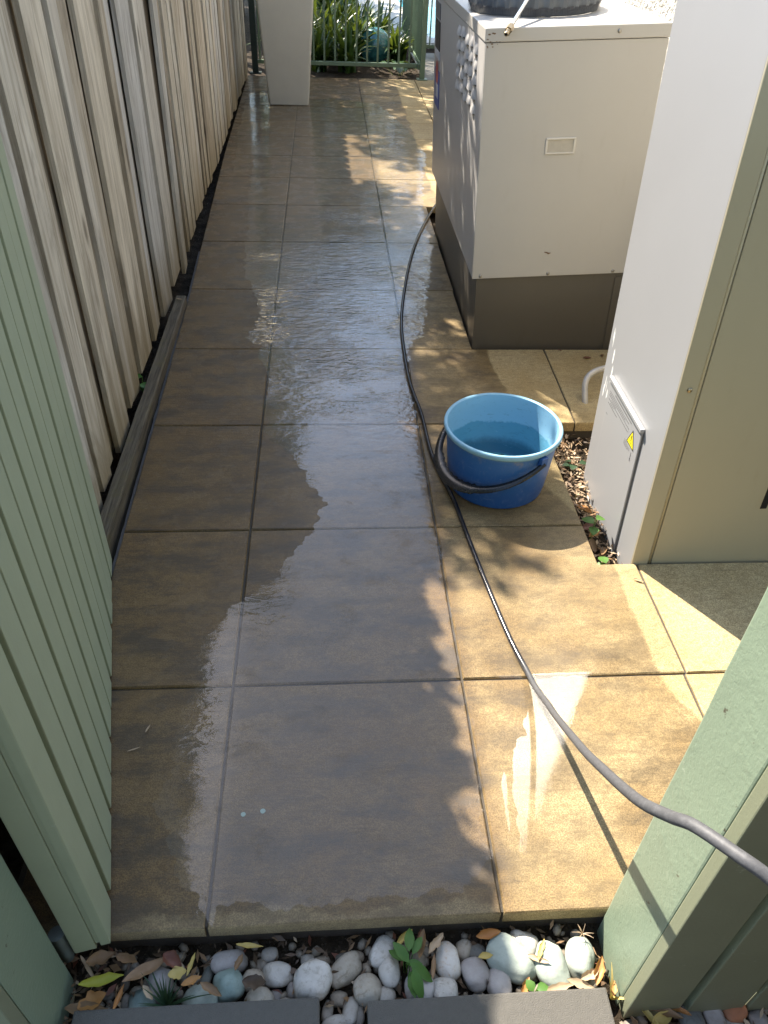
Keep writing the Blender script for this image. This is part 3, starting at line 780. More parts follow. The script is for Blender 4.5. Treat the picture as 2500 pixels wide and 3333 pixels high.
# scoop louvres in the left side, five columns of five
lv = bmesh.new()
ny, nz_ = 9, 5; hwid, hgt, dep = .038, .022, .012
G = []
for a in range(ny+1):
    row = []
    for b in range(nz_+1):
        u = -1+2*a/ny; vv = b/nz_
        prof_ = math.sqrt(max(0, 1-u*u))*math.sin(vv*math.pi*.5+math.pi*.5*0)**1.0
        x = -dep*math.sqrt(max(0, 1-u*u))*math.cos(vv*math.pi/2)**.9
        row.append(lv.verts.new((x, u*hwid, (vv-.5)*hgt*2*.75)))
    G.append(row)
for a in range(ny):
    for b in range(nz_): lv.faces.new((G[a][b], G[a+1][b], G[a+1][b+1], G[a][b+1]))
lvm = bpy.data.meshes.new('louvre'); bmesh.ops.recalc_face_normals(lv, faces=lv.faces[:]); lv.to_mesh(lvm); lv.free()
lvm.polygons.foreach_set('use_smooth', [True]*len(lvm.polygons)); lvm.materials.append(MAT['ac_side'])
slot = bmesh.new(); bm_box(slot, (-.0006, -hwid*.92, -.004), (.0004, hwid*.92, .001))
slm = bpy.data.meshes.new('slot'); slot.to_mesh(slm); slot.free(); slm.materials.append(MAT['black'])
for c in range(5):
    for r in range(5):
        yy = .195 + c*.112; zz = 1.148 - r*.0505 + (.010 if c % 2 else 0)
        l = me_obj('louvre', lvm, None, hp); l.location = (-.0004, yy, zz)
        s_ = me_obj('slot', slm, None, l); s_.location = (-.0006, 0, -hgt*.75-.002)
# control panel and energy label at the far end of the left side
box('control_panel', (-.004, D-.24, 1.10), (-.0006, D-.06, 1.168), MAT['ink_grey'], hp)
box('control_panel', (-.004, D-.24, .965), (-.0006, D-.06, 1.09), MAT['ink'], hp)
box('label_strip', (-.0035, D-.24, .925), (-.0006, D-.06, .958), MAT['sticker_white'], hp)
lab = box('rating_label', (-.0030, D-.25, .70), (-.0006, D-.07, .875), MAT['sticker_blue'], hp)
bm = bmesh.new(); bmesh.ops.create_circle(bm, cap_ends=True, radius=.055, segments=20, matrix=Matrix.Translation((-.0036, D-.16, .86)) @ Matrix.Rotation(R(90), 4, 'Y'))
bm_obj('label_arc', bm, MAT['sticker_red'], hp)
box('label_text', (-.0038, D-.22, .745), (-.0032, D-.12, .81), MAT['sticker_white'], hp)
# fan: ribbed cowl ring, bristle skirt, grille and hub
fc = (.262, .452)
bm = bmesh.new(); seg = 120; R0 = .252
rings = []
for (r, z, rib) in ((R0-.004, .002, 0), (R0+.002, .024, 0), (R0+.004, .03, 1), (R0, .062, 1), (R0-.012, .075, 0), (R0-.05, .085, 0), (R0-.055, .06, 0)):
    rings.append([bm.verts.new(((r+rib*.004*(1 if (k//2) % 2 else -1))*math.cos(2*math.pi*k/seg), (r+rib*.004*(1 if (k//2) % 2 else -1))*math.sin(2*math.pi*k/seg), z)) for k in range(seg)])
for i in range(len(rings)-1):
    for k in range(seg): bm.faces.new((rings[i][k], rings[i][(k+1) % seg], rings[i+1][(k+1) % seg], rings[i+1][k]))
cowl = bm_obj('fan_cowl', bm, MAT['charcoal'], hp, True, ang=30); cowl.location = (*fc, Z1+.0)
br = bmesh.new()
random.seed(9)
for k in range(520):
    a = 2*math.pi*k/520; r = R0+.003+random.uniform(0, .004); l = random.uniform(.022, .032); da = .006
    b0 = Vector((r*math.cos(a-da), r*math.sin(a-da), .032)); b1 = Vector((r*math.cos(a+da), r*math.sin(a+da), .032))
    r2 = r+random.uniform(.001, .005)
    c = Vector((r2*math.cos(a+random.uniform(-.01, .01)), r2*math.sin(a), .032-l))
    q = [br.verts.new(x) for x in (b0, b1, c)]; br.faces.new(q)
bs = bm_obj('bristle_skirt', br, MAT['bristle'], cowl); bs['kind'] = 'stuff'
gr = bmesh.new()
for r in (.05, .08, .11, .14, .17, .195):
    tube_bm(gr, [(r*math.cos(t), r*math.sin(t), .082) for t in [2*math.pi*k/48 for k in range(49)]], .003, 6, False)
for k in range(6):
    t = k*math.pi/3; tube_bm(gr, [(.04*math.cos(t), .04*math.sin(t), .078), (.205*math.cos(t), .205*math.sin(t), .078)], .0035, 6)
bm_obj('fan_grille', gr, MAT['black'], cowl, True)
hb = bmesh.new(); lathe_bm(hb, [(.0001, .08), (.05, .078), (.055, .03)], 32); bm_obj('fan_hub', hb, MAT['black'], cowl, True)
fb = bmesh.new()
for k in range(4):
    t = k*math.pi/2
    Mx = Matrix.Rotation(t, 4, 'Z')
    q = [fb.verts.new(Mx @ Vector(c)) for c in ((.05, -.03, .03), (.19, -.07, .02), (.19, .07, .06), (.05, .03, .06))]; fb.faces.new(q)
bm_obj('fan_blade', fb, MAT['charcoal'], cowl)

# steel spray lance resting on the fan, its brass nozzle past the front edge
tp = Vector((.869, 1.72, 1.236)); te = Vector((1.013, 2.06, 1.318)); td = (te-tp).normalized()
lance = empty('spray_lance', tp); tag(lance, 'polished steel lance with brass nozzle lying across the heat pump fan', 'lance')
bm = bmesh.new(); tube_bm(bm, [td*.07, td*.9], .0075, 14); bm_obj('tube', bm, MAT['chrome'], lance, True, ang=40)
bm = bmesh.new(); tube_bm(bm, [td*.034, td*.072], [.0125, .0125], 6); tube_bm(bm, [td*.0, td*.004, td*.012, td*.013, td*.022, td*.023, td*.0335], [.0065, .0078, .0078, .0062, .0062, .0082, .0082], 16)
bm_obj('nozzle', bm, MAT['brass'], lance)
bm = bmesh.new(); bmesh.ops.create_circle(bm, cap_ends=True, radius=.004, segments=12, matrix=Matrix.Translation(-td*.0006) @ td.to_track_quat('Z', 'Y').to_matrix().to_4x4())
bm_obj('nozzle_bore', bm, MAT['black'], lance)

# ================================================================== METER CABINET (right)
cb = empty('metal_cabinet', (1.196, .436, 0), (0, R(-2.4), 0)); tag(cb, 'tall pale grey metal cabinet with a yellow warning triangle', 'cabinet')
CW, CD, CH = .56, .535, 2.30
box('side_panel', (0, 0, -.135), (.012, CD, CH), MAT['white_cab'], cb, .003, 2)
box('body', (.0125, .012, -.13), (CW, CD-.002, CH-.004), MAT['khaki_cab'], cb)
# front: folded frame and a slightly sunken door
box('front_frame', (.0005, -.006, -.132), (.052, .0115, CH), MAT['khaki_cab'], cb, .0035, 2)
bm = bmesh.new(); tube_bm(bm, [(.058, .003, -.13), (.058, .003, CH)], .0055, 10); bm_obj('seal', bm, MAT['khaki_cab'], cb, True)
dr = box('door', (.066, .000, -.128), (CW, .0115, CH-.01), MAT['khaki_cab'], cb, .004, 2)
sl_ = box('slot', (.352, -.0012, .195), (.372, .0008, .50), MAT['black'], cb, .0008); 
for z in (.62, 1.35):
    bm = bmesh.new(); lathe_bm(bm, [(.0001, .004), (.0045, .0038), (.007, .0012), (.007, 0)], 14); s = bm_obj('screw', bm, MAT['brass'], cb, True); s.location = (.030, -.0062, z); s.rotation_euler = (R(90), 0, 0)
# removable cover plate low on the left side
cvr = box('cover_plate', (-.0075, .128, -.112), (-.0005, .438, .398), MAT['white_cab'], cb, .0025, 2)
box('top_lip', (-.0145, .124, .3985), (-.0005, .442, .413), MAT['white_cab'], cb, .003, 2)
bm = bmesh.new()   # flange turned out at the foot of the cover
q = [bm.verts.new(c) for c in ((-.0078, .13, -.085), (-.0078, .436, -.085), (-.030, .436, -.118), (-.030, .13, -.118), (-.032, .13, -.113), (-.032, .436, -.113))]
bm.faces.new((q[0], q[1], q[2], q[3])); bm_obj('foot_flange', bm, MAT['white_cab'], cb)
box('cover_gap', (-.0030, .1245, -.112), (-.0006, .1275, .392), MAT['ink_grey'], cb)
# print on the cover: warning triangle, lines of small text, arrow
def tri(name, pts, m, x, parent):
    bm = bmesh.new(); bm.faces.new([bm.verts.new((x, a, b)) for a, b in pts]); return bm_obj(name, bm, m, parent)
ctr = Vector((.187, .334)); T = [Vector((.219, .312)), Vector((.154, .312)), Vector((.1865, .370))]
cc = sum(T, Vector((0, 0)))/3
tri('warning_border', [tuple(p) for p in T], MAT['ink'], -.0082, cvr); cvr_c = Vector(cvr.location)
tri('warning_triangle', [tuple(cc+(p-cc)*.80) for p in T], MAT['yellow'], -.0085, cvr)
ex = bmesh.new()
bm_box(ex, (-.0090, .1845, .331), (-.0087, .1885, .350)); bm_box(ex, (-.0090, .1845, .321), (-.0087, .1885, .3255)); bm_obj('exclamation_mark', ex, MAT['ink'], cvr)
tx = bmesh.new(); random.seed(12)
def text_line(y0, y1, z, h, gap=.0016):
    y = y0
    while y > y1:
        w = random.uniform(.003, .011); e = max(y-w, y1)
        bm_box(tx, (-.0084, e, z-h/2), (-.0080, y, z+h/2)); y = e-gap
text_line(.375, .212, .378, .0042)
for z, a, b in ((.3655, .425, .228), (.3585, .425, .262), (.3515, .425, .220), (.3445, .400, .350), (.3385, .424, .226), (.3315, .405, .370), (.3245, .424, .330)): text_line(a, b, z, .0026, .0012)
for z, a, b in ((.3075, .236, .215), (.302, .236, .186), (.2965, .238, .184), (.291, .238, .200), (.285, .424, .410)): text_line(a, b, z, .0022, .0012)
bm_obj('text_print', tx, MAT['ink_grey'], cvr)
ar = bmesh.new(); bm_box(ar, (-.0084, .1665, .276), (-.0080, .1685, .302))
ar.faces.new([ar.verts.new((-.0084, a, b)) for a, b in ((.1715, .279), (.1635, .279), (.1675, .268))])
bm_obj('arrow_print', ar, MAT['ink_grey'], cvr)
for ch in list(cvr.children): ch.location = -cvr_c
# scratch of bare primer on the far edge
bm = bmesh.new(); random.seed(4)
for k in range(9):
    y = .46+.05*random.random(); z = .30+.26*random.random(); bmesh.ops.create_circle(bm, cap_ends=True, radius=1, segments=8, matrix=Matrix.Translation((-.0004, y, z)) @ Matrix.Rotation(R(90), 4, 'Y') @ Matrix.Diagonal((random.uniform(.01, .035), random.uniform(.002, .006), 1, 1)))
bm_obj('scuff', bm, M_plain('white_scuff', (.80, .80, .78), .5, 0, .03, 40), cb)
# bent galvanised pipe coming out behind the cabinet
pp = smooth_path([(1.60, 1.54, .10), (1.46, 1.50, .105), (1.355, 1.47, .10), (1.308, 1.44, .07), (1.305, 1.39, .00), (1.318, 1.35, -.09)], 7)
tag(tube('bent_pipe', pp, .0125, MAT['galv'], seg=14), 'bent galvanised pipe sticking out behind the tall cabinet', 'pipe')

# ================================================================== BUCKET
BC = Vector((.838, .866, .0))
bk = empty('bucket', BC); tag(bk, 'blue plastic bucket with black handle and a little dirty water', 'bucket')
H = .240
bm = bmesh.new(); lathe_bm(bm, [(.0001, .004), (.155, .004), (.160, .001), (.166, .006), (.170, .03), (.1885, H-.020), (.1885, H-.012)], 96)
bm_obj('wall', bm, MAT['bucket'], bk, True, ang=40)
bm = bmesh.new(); lathe_bm(bm, [(.1875, H-.024), (.1955, H-.020), (.1985, H-.014), (.1985, H-.006), (.1965, H-.001), (.190, H), (.186, H-.004)], 96)
bm_obj('rim', bm, MAT['bucket_rim'], bk, True, ang=60)
bm = bmesh.new(); lathe_bm(bm, [(.1862, H-.003), (.180, H-.06), (.164, .018), (.155, .0125)], 96); bm_obj('lining', bm, MAT['bucket_in'], bk, True)
bm = bmesh.new(); bmesh.ops.create_circle(bm, cap_ends=True, radius=.1585, segments=64, matrix=Matrix.Translation((0, 0, .0125))); bm_obj('floor', bm, MAT['bucket_floor'], bk)
bm = bmesh.new(); bmesh.ops.create_circle(bm, cap_ends=True, radius=.1685, segments=64, matrix=Matrix.Translation((0, 0, .048))); bm_obj('water', bm, MAT['bucket_water'], bk)
# bail handle hanging outside, scalloped grip in the middle
th0 = R(-58); av = Vector((math.cos(th0), math.sin(th0), 0)); mv = Vector((math.cos(th0-math.pi/2), math.sin(th0-math.pi/2), 0))
phi = R(27); zc = H-.045
hd = bmesh.new(); prev = None; NB = 72
for k in range(NB+1):
    u = math.pi*k/NB
    dep_ = .236
    c = av*math.cos(u)*.202 + mv*math.sin(u)*dep_*math.cos(phi) + Vector((0, 0, zc - math.sin(u)*dep_*math.sin(phi)))
    inner = Vector((0, 0, 0))
    rad = Vector((c.x, c.y, 0)).normalized()
    grip = max(0, 1-abs(u-1.65)/.55)
    wv = .008 + .007*math.sin(u) + .005*(1 if grip > 0 else 0)
    wob = .003*math.sin(u*46)*(1 if grip > 0.05 else 0)
    # strip lies in the bail plane, so it is seen as a broad band from above
    inpl = (mv*math.cos(phi)*math.sin(u) + Vector((0, 0, -math.sin(phi)*math.sin(u))) + av*math.cos(u)); inpl.normalize()
    nrm_ = (mv*math.sin(phi) + Vector((0, 0, math.cos(phi))))
    nrm_.normalize()
    a1 = c + inpl*wv; a0 = c - inpl*(wv+wob*.8 - .0); t2 = nrm_*.0035
    mid_ = c + nrm_*.0060; ring = [hd.verts.new(p) for p in (a0-t2, a1-t2, a1+t2*.2, (a1+mid_)/2+t2*.6, mid_, (a0+mid_)/2+t2*.6, a0+t2*.2)]
    if prev:
        for i in range(7): hd.faces.new((prev[i], prev[(i+1) % 7], ring[(i+1) % 7], ring[i]))
    else: hd.faces.new(ring[::-1])
    prev = ring
hd.faces.new(prev)
bm_obj('handle', hd, M_plain('glossy_black_plastic', (.014, .014, .015), .26, 0, .2, 30), bk, True, ang=50)
for s in (1, -1):
    c = av*s*.1945 + Vector((0, 0, zc)); lg = bmesh.new()
    bm_box(lg, (-.008, -.014, -.018), (.010, .014, .020), .003, 2)
    l = bm_obj('lug', lg, MAT['bucket'], bk); l.location = c; l.rotation_euler.z = th0 if s > 0 else th0+math.pi

# ================================================================== HOSE
HP = [(1.02, 3.95, .012), (.935, 3.723, .009), (.801, 3.265, .009), (.709, 2.837, .009), (.641, 2.412, .009), (.604, 2.097, .009), (.593, 1.82, .009), (.595, 1.535, .009), (.619, 1.284, .009), (.628, 1.04, .009), (.650, .875, .009), (.676, .740, .009), (.702, .499, .009), (.727, .296, .009), (.752, .12, .010), (.772, .010, .018),
      (.776, -.07, .045), (0.774, -0.154, 0.1), (0.76, -0.266, 0.19), (0.734, -0.4, 0.32), (0.706, -0.513, 0.44), (0.68, -0.62, 0.56), (0.66, -0.71, 0.66), (0.647, -0.78, 0.74), (0.652, -0.825, 0.79), (0.661, -0.853, 0.82), (0.687, -0.899, 0.84), (0.707, -0.921, 0.84), (0.735, -0.953, 0.83), (.82, -1.05, .78), (.95, -1.25, .62), (1.02, -1.45, .4), (1.05, -1.6, .02), (1.3, -1.75, .0)]
hp_pts = smooth_path(HP, 9)
tag(tube('garden_hose', hp_pts, .0077, MAT['hose'], seg=14), 'dark rubber garden hose trailing along the path past the bucket', 'hose')

# ================================================================== PLANTER, POOL FENCE, POOL
pl = empty('tall_planter', (-.075, 6.74, 0)); tag(pl, 'tall tapered pale stone planter standing on the wet paving', 'planter')
bm = bmesh.new(); rings = []
for (hw_, z) in ((.178, .006), (.182, .03), (.235, .75), (.272, 1.20), (.272, 1.215), (.245, 1.215), (.240, 1.15)):
    ring = []
    rc = .022
    for cx_, cy__, a0 in ((1, 1, 0), (-1, 1, 90), (-1, -1, 180), (1, -1, 270)):
        for s in range(5):
            a = R(a0+22.5*s); ring.append(bm.verts.new((cx_*(hw_-rc)+rc*math.cos(a), cy__*(hw_-rc)+rc*math.sin(a), z)))
    rings.append(ring)
for i in range(len(rings)-1):
    for k in range(20): bm.faces.new((rings[i][k], rings[i][(k+1) % 20], rings[i+1][(k+1) % 20], rings[i+1][k]))
bm.faces.new(rings[0][::-1])
bm_obj('planter_body', bm, MAT['planter'], pl, True, ang=40)
bm = bmesh.new(); bm_box(bm, (-.238, -.238, 1.10), (.238, .238, 1.14)); bm_obj('potting_soil', bm, MAT['soil'], pl)

pf = empty('pool_fence', (1.28, 8.02, 0)); tag(pf, 'green tubular metal pool fence in front of the strappy plants', 'fence')
def pbox(n, lo, hi, m=MAT['pool_green'], bev=.002):
    return box(n, [a-b for a, b in zip(lo, (1.28, 8.02, 0))], [a-b for a, b in zip(hi, (1.28, 8.02, 0))], m, pf, bev)
pbox('post', (1.256, 7.885, .008), (1.306, 7.935, 1.30)); pbox('base_plate', (1.225, 7.855, .0), (1.337, 7.965, .0075))
pbox('bottom_rail', (-.46, 8.005, .092), (1.2555, 8.043, .128)); pbox('top_rail', (-.46, 8.005, 1.16), (1.2555, 8.043, 1.196))
pbox('bracket', (1.235, 7.936, .085), (1.262, 8.004, .135))
x = -.42
while x < 1.24:
    pbox('bar', (x-.0095, 8.0145, .1285), (x+.0095, 8.0335, 1.159)); x += .112
gy = 8.10
pbox('bottom_rail', (1.262, 8.0445, .092), (1.298, 10.6, .128)); pbox('top_rail', (1.262, 8.0445, 1.16), (1.298, 10.6, 1.196))
while gy < 10.6:
    pbox('bar', (1.272, gy-.008, .1285), (1.288, gy+.008, 1.159)); gy += .112
pbox('bottom_rail', (1.34, 9.30, .085), (1.74, 9.335, .122)); pbox('top_rail', (1.34, 9.30, 1.16), (1.74, 9.335, 1.196))
for k in range(4): pbox('bar', (1.40+k*.1, 9.31, .1225), (1.416+k*.1, 9.326, 1.159))

dp = empty('dark_post', (-.475, 8.03, 0)); tag(dp, 'dark green steel post between paling fence and tall planter', 'post')
box('shaft', (-.03, -.03, .009), (.03, .03, 1.4), MAT['dark_green'], dp, .003); box('base_plate', (-.06, -.06, .0), (.06, .06, .0085), MAT['dark_green'], dp)

sp = bmesh.new(); bmesh.ops.create_uvsphere(sp, u_segments=48, v_segments=32, radius=.185)
tag(bm_obj('garden_sphere', sp, MAT['glaze'], None, True, loc=(.835, 9.05, .135)), 'glossy teal garden sphere among the plants behind the pool fence', 'garden ornament')

# paving beyond the fence on the right, pool coping and water
o = box('side_path', (1.31, 7.905, -.05), (1.735, 9.6, -.006), M_plain('dark_wet_stone', (.10, .09, .075), .55, 0, .3, 6), None); tag(o, kind='structure')
bm = bmesh.new()
cop = [(1.05, 10.15), (1.80, 10.15), (1.80, 10.60), (1.66, 10.62), (1.55, 12.6), (1.52, 15.2), (.2, 15.2), (.6, 12.0)]
bed_poly(bm, cop, -.10, .02)
o = bm_obj('pool_coping', bm, MAT['coping']); tag(o, kind='structure')
bm = bmesh.new(); bm.faces.new([bm.verts.new((*p, -.03)) for p in ((1.6, 10.55), (3.2, 10.55), (3.2, 16), (1.48, 16))])
o = bm_obj('pool_water', bm, MAT['pool']); tag(o, kind='structure')

# ================================================================== PLANTS BEHIND THE POOL FENCE
def strap_clump(loc, n, L, spread, m, label, seed, width=.030):
    rng = random.Random(seed); V = []; F = []
    for k in range(n):
        a = rng.uniform(0, 2*math.pi); ln = L*rng.uniform(.6, 1.1); out = spread*rng.uniform(.25, 1.0); w = width*rng.uniform(.7, 1.2)
        base = Vector((rng.gauss(0, .035), rng.gauss(0, .035), 0)); d = Vector((math.cos(a), math.sin(a), 0)); sd = Vector((-d.y, d.x, 0))
        droop = rng.uniform(.55, 1.15)
        prev = None; ns = 6
        for i in range(ns+1):
            t = i/ns
            p = base + d*(out*ln*t*(.5+.5*t)) + Vector((0, 0, ln*(t*1.0 - droop*.75*t*t*out/spread)))
            ww = w*(1-.9*t**2.2)*(.6+.8*min(1, t*3))*.7
            i0 = len(V); V += [p-sd*ww, p+Vector((0, 0, -ww*.35)), p+sd*ww]
            if i: F += [(i0-3, i0-2, i0+1, i0), (i0-2, i0-1, i0+2, i0+1)]
    o = mesh_obj('strappy_plant', V, F, m, None, True, loc)
    tag(o, label, 'plant', 'strappy plants behind the pool fence')
sc_ = [((.20, 8.42, -.03), 70, .62, .75, 'strap2', 'dark strappy plant just right of the tall planter, low at the fence'),
       ((.50, 8.40, -.03), 75, .60, .8, 'strap', 'green strappy plant at the fence, left of the teal sphere'),
       ((.30, 8.85, -.03), 80, .85, .8, 'strap2', 'taller dark strappy plant in the second row behind the planter'),
       ((.62, 9.10, -.03), 80, .85, .85, 'strap', 'tall strappy plant directly behind and left of the sphere'),
       ((.86, 9.50, -.03), 90, .78, .9, 'strap', 'largest strappy plant arching over the teal sphere'),
       ((1.08, 9.05, -.03), 70, .62, .9, 'strap', 'strappy plant right of the teal sphere by the fence corner'),
       ((.15, 9.40, -.03), 80, .95, .8, 'strap2', 'strappy plant at the back left of the bed'),
       ((.45, 9.90, -.03), 80, 1.0, .85, 'strap2', 'strappy plant in the back row, left of centre'),
       ((.70, 10.2, -.03), 70, .75, .9, 'strap', 'strappy plant in the back row beside the pool coping'),
       ((-.10, 8.70, -.03), 60, .8, .8, 'strap2', 'strappy plant mostly hidden behind the tall planter')]
for i, (l, n, L, s, m, lab) in enumerate(sc_): strap_clump(l, n, L*.88, s, MAT[m], lab, 100+i)
# broad-leaved ground plant at the foot of the fence
def broad_plant(name, loc, n, size, m, label, seed, cat='plant', spread=.10, hgt=.08, group=None, wf=.42):
    rng = random.Random(seed); V = []; F = []
    for k in range(n):
        a = rng.uniform(0, 2*math.pi); rr = spread*math.sqrt(rng.random()); h = hgt*rng.uniform(.5, 1.2)
        c = Vector((rr*math.cos(a), rr*math.sin(a), h)); d = Vector((math.cos(a), math.sin(a), rng.uniform(-.3, .4))).normalized()
        s = d.cross(Vector((0, 0, 1))).normalized(); up = s.cross(d); L = size*rng.uniform(.7, 1.2); w = L*wf
        i0 = len(V)
        for t, q in ((0, .05), (.2, .75), (.5, 1), (.8, .62), (1, .03)):
            p = c + d*(t-.3)*L - Vector((0, 0, .25*L*t*t)); V += [p-s*w*q+up*w*q*.25, p, p+s*w*q+up*w*q*.25]
        for i in range(4):
            b = i0+3*i; F += [(b, b+1, b+4, b+3), (b+1, b+2, b+5, b+4)]
        # stalk
        b0 = len(V); q0 = c-d*.3*L; V += [(rr*.3*math.cos(a)-.001, rr*.3*math.sin(a), -.03), (rr*.3*math.cos(a)+.001, rr*.3*math.sin(a), -.03), (q0.x+.001, q0.y, q0.z), (q0.x-.001, q0.y, q0.z)]; F.append((b0, b0+1, b0+2, b0+3))
    o = mesh_obj(name, V, F, m, None, True, loc); tag(o, label, cat, group); return o
broad_plant('leafy_plant', (1.08, 8.32, -.03), 26, .10, MAT['strap'], 'low broad leaved plant at the fence corner right of the sphere', 31, spread=.22, hgt=.10)

# ================================================================== TREES BEYOND THE FENCE (they shade and are mirrored in the wet paving)
def leaf_cloud(rng, n, clumps, leaf, spreadf=1.0):
    cl = np.array([c for c, r in clumps]); cr = np.array([r for c, r in clumps])
    idx = rng.integers(0, len(cl), n)
    u = rng.normal(size=(n, 3)); u /= np.linalg.norm(u, axis=1, keepdims=True)
    rad = cr[idx]*np.cbrt(rng.random(n))
    c = cl[idx] + u*rad[:, None]*np.array([1, 1, .8])
    d = rng.normal(size=(n, 3)); d[:, 2] -= .3; d /= np.linalg.norm(d, axis=1, keepdims=True)
    e = np.cross(d, rng.normal(size=(n, 3))); e /= np.linalg.norm(e, axis=1, keepdims=True)
    L = leaf*(.6+.8*rng.random(n))[:, None]; w = L*.24
    return np.stack([c-d*L*.5, c+e*w, c+d*L*.5, c-e*w], axis=1)
def tree(name, base, height, centre, radii, nclump, nleaf, leaf, label, seed, cat='tree'):
    rng = np.random.default_rng(seed); rr = random.Random(seed)
    o = empty(name, base); tag(o, label, cat, 'trees around the yard')
    b = Vector(base); c = Vector(centre)
    clumps = []
    while len(clumps) < nclump:
        p = np.array([rr.uniform(-1, 1) for _ in range(3)])
        if p@p < 1: clumps.append((np.array(c)+p*np.array(radii), rr.uniform(.22, .42)*min(radii)*.75))
    bm = bmesh.new()
    tr = smooth_path([(0, 0, -.1), (rr.uniform(-.1, .1), rr.uniform(-.1, .1), height*.3), tuple((c-b)*.62), tuple((c-b)*1.0)], 6)
    n = len(tr); tube_bm(bm, tr, [.11*(1-.8*i/(n-1)) for i in range(n)], 10)
    for q, rad in clumps[:14]:
        e = Vector(q)-b; s = tr[int(n*rr.uniform(.45, .8))]; mid = (s+e)/2 + Vector((0, 0, -.1))
        pth = smooth_path([s, mid, e], 4); tube_bm(bm, pth, [.035*(1-.75*i/(len(pth)-1)) for i in range(len(pth))], 6)
    bm_obj('trunk', bm, MAT['bark'], o, True)
    Q = leaf_cloud(rng, nleaf, clumps, leaf) - np.array(base)
    quads_obj('crown', Q, MAT['foliage'], o)
tree('leafy_tree', (-1.5, 5.3, -.1), 1.6, (-1.1, 4.55, 3.2), (1.0, 1.8, 1.2), 90, 20000, .10, 'leafy tree leaning over the paling fence, dappling the heat pump', 1)
tree('leafy_tree', (-1.8, 10.2, -.1), 2.8, (-1.35, 9.8, 4.3), (1.5, 1.7, 1.5), 46, 7000, .14, 'leafy tree beyond the planter, shading the far end of the path', 2)
tree('leafy_tree', (2.0, 19.0, -.1), 2.5, (1.6, 18.6, 4.2), (3.2, 1.6, 2.6), 60, 8000, .22, 'broad tree beyond the pool mirrored in the wet paving', 3)
tree('leafy_tree', (-3.6, 17.0, -.1), 2.8, (-3.4, 16.6, 4.6), (2.6, 1.8, 2.8), 60, 7000, .22, 'tall tree at the far left mirrored in the wet paving', 4)
rng = np.random.default_rng(77); rr = random.Random(77); clumps = [(np.array([rr.uniform(-3.2, 1.0), rr.uniform(12.2, 13.4), rr.uniform(.3, 4.2)]), rr.uniform(.35, .6)) for k in range(120)]
o = empty('garden_hedge', (-1.0, 12.8, -.1)); tag(o, 'tall garden hedge beyond the plants, mirrored in the far wet paving', 'hedge')
quads_obj('foliage', leaf_cloud(rng, 16000, clumps, .17) - np.array((-1.0, 12.8, -.1)), MAT['foliage'], o)
bm = bmesh.new()
for k in range(8): tube_bm(bm, [(-2.0+k*.5, rr.uniform(-.3, .3), 0), (-2.0+k*.5+rr.uniform(-.2, .2), rr.uniform(-.3, .3), 2.6)], [.05, .02], 7)
bm_obj('stem', bm, MAT['bark'], o, True)
# climber spilling along the top of the fence: its leaf edge makes the scalloped shade line
rng = np.random.default_rng(8); rr = random.Random(8); clumps = []
y = .2
while y < 5.2:
    clumps.append((np.array([FX(y)-.02+rr.uniform(-.05, .03), y, 1.90+rr.uniform(0, .10)]), rr.uniform(.06, .10))); y += rr.uniform(.05, .09)
o = empty('fence_climber', (-.6, 2.5, 1.7)); tag(o, 'leafy climber growing along the top of the paling fence', 'climber')
quads_obj('leaves', leaf_cloud(rng, 8000, clumps, .06) - np.array((-.6, 2.5, 1.7)), MAT['foliage'], o)
tube('stem', smooth_path([(.02+.02*math.sin(k*1.7), -2.3+k*.5, .20+.02*math.sin(k*2.3)) for k in range(11)], 3), .010, MAT['bark'], o, 6)

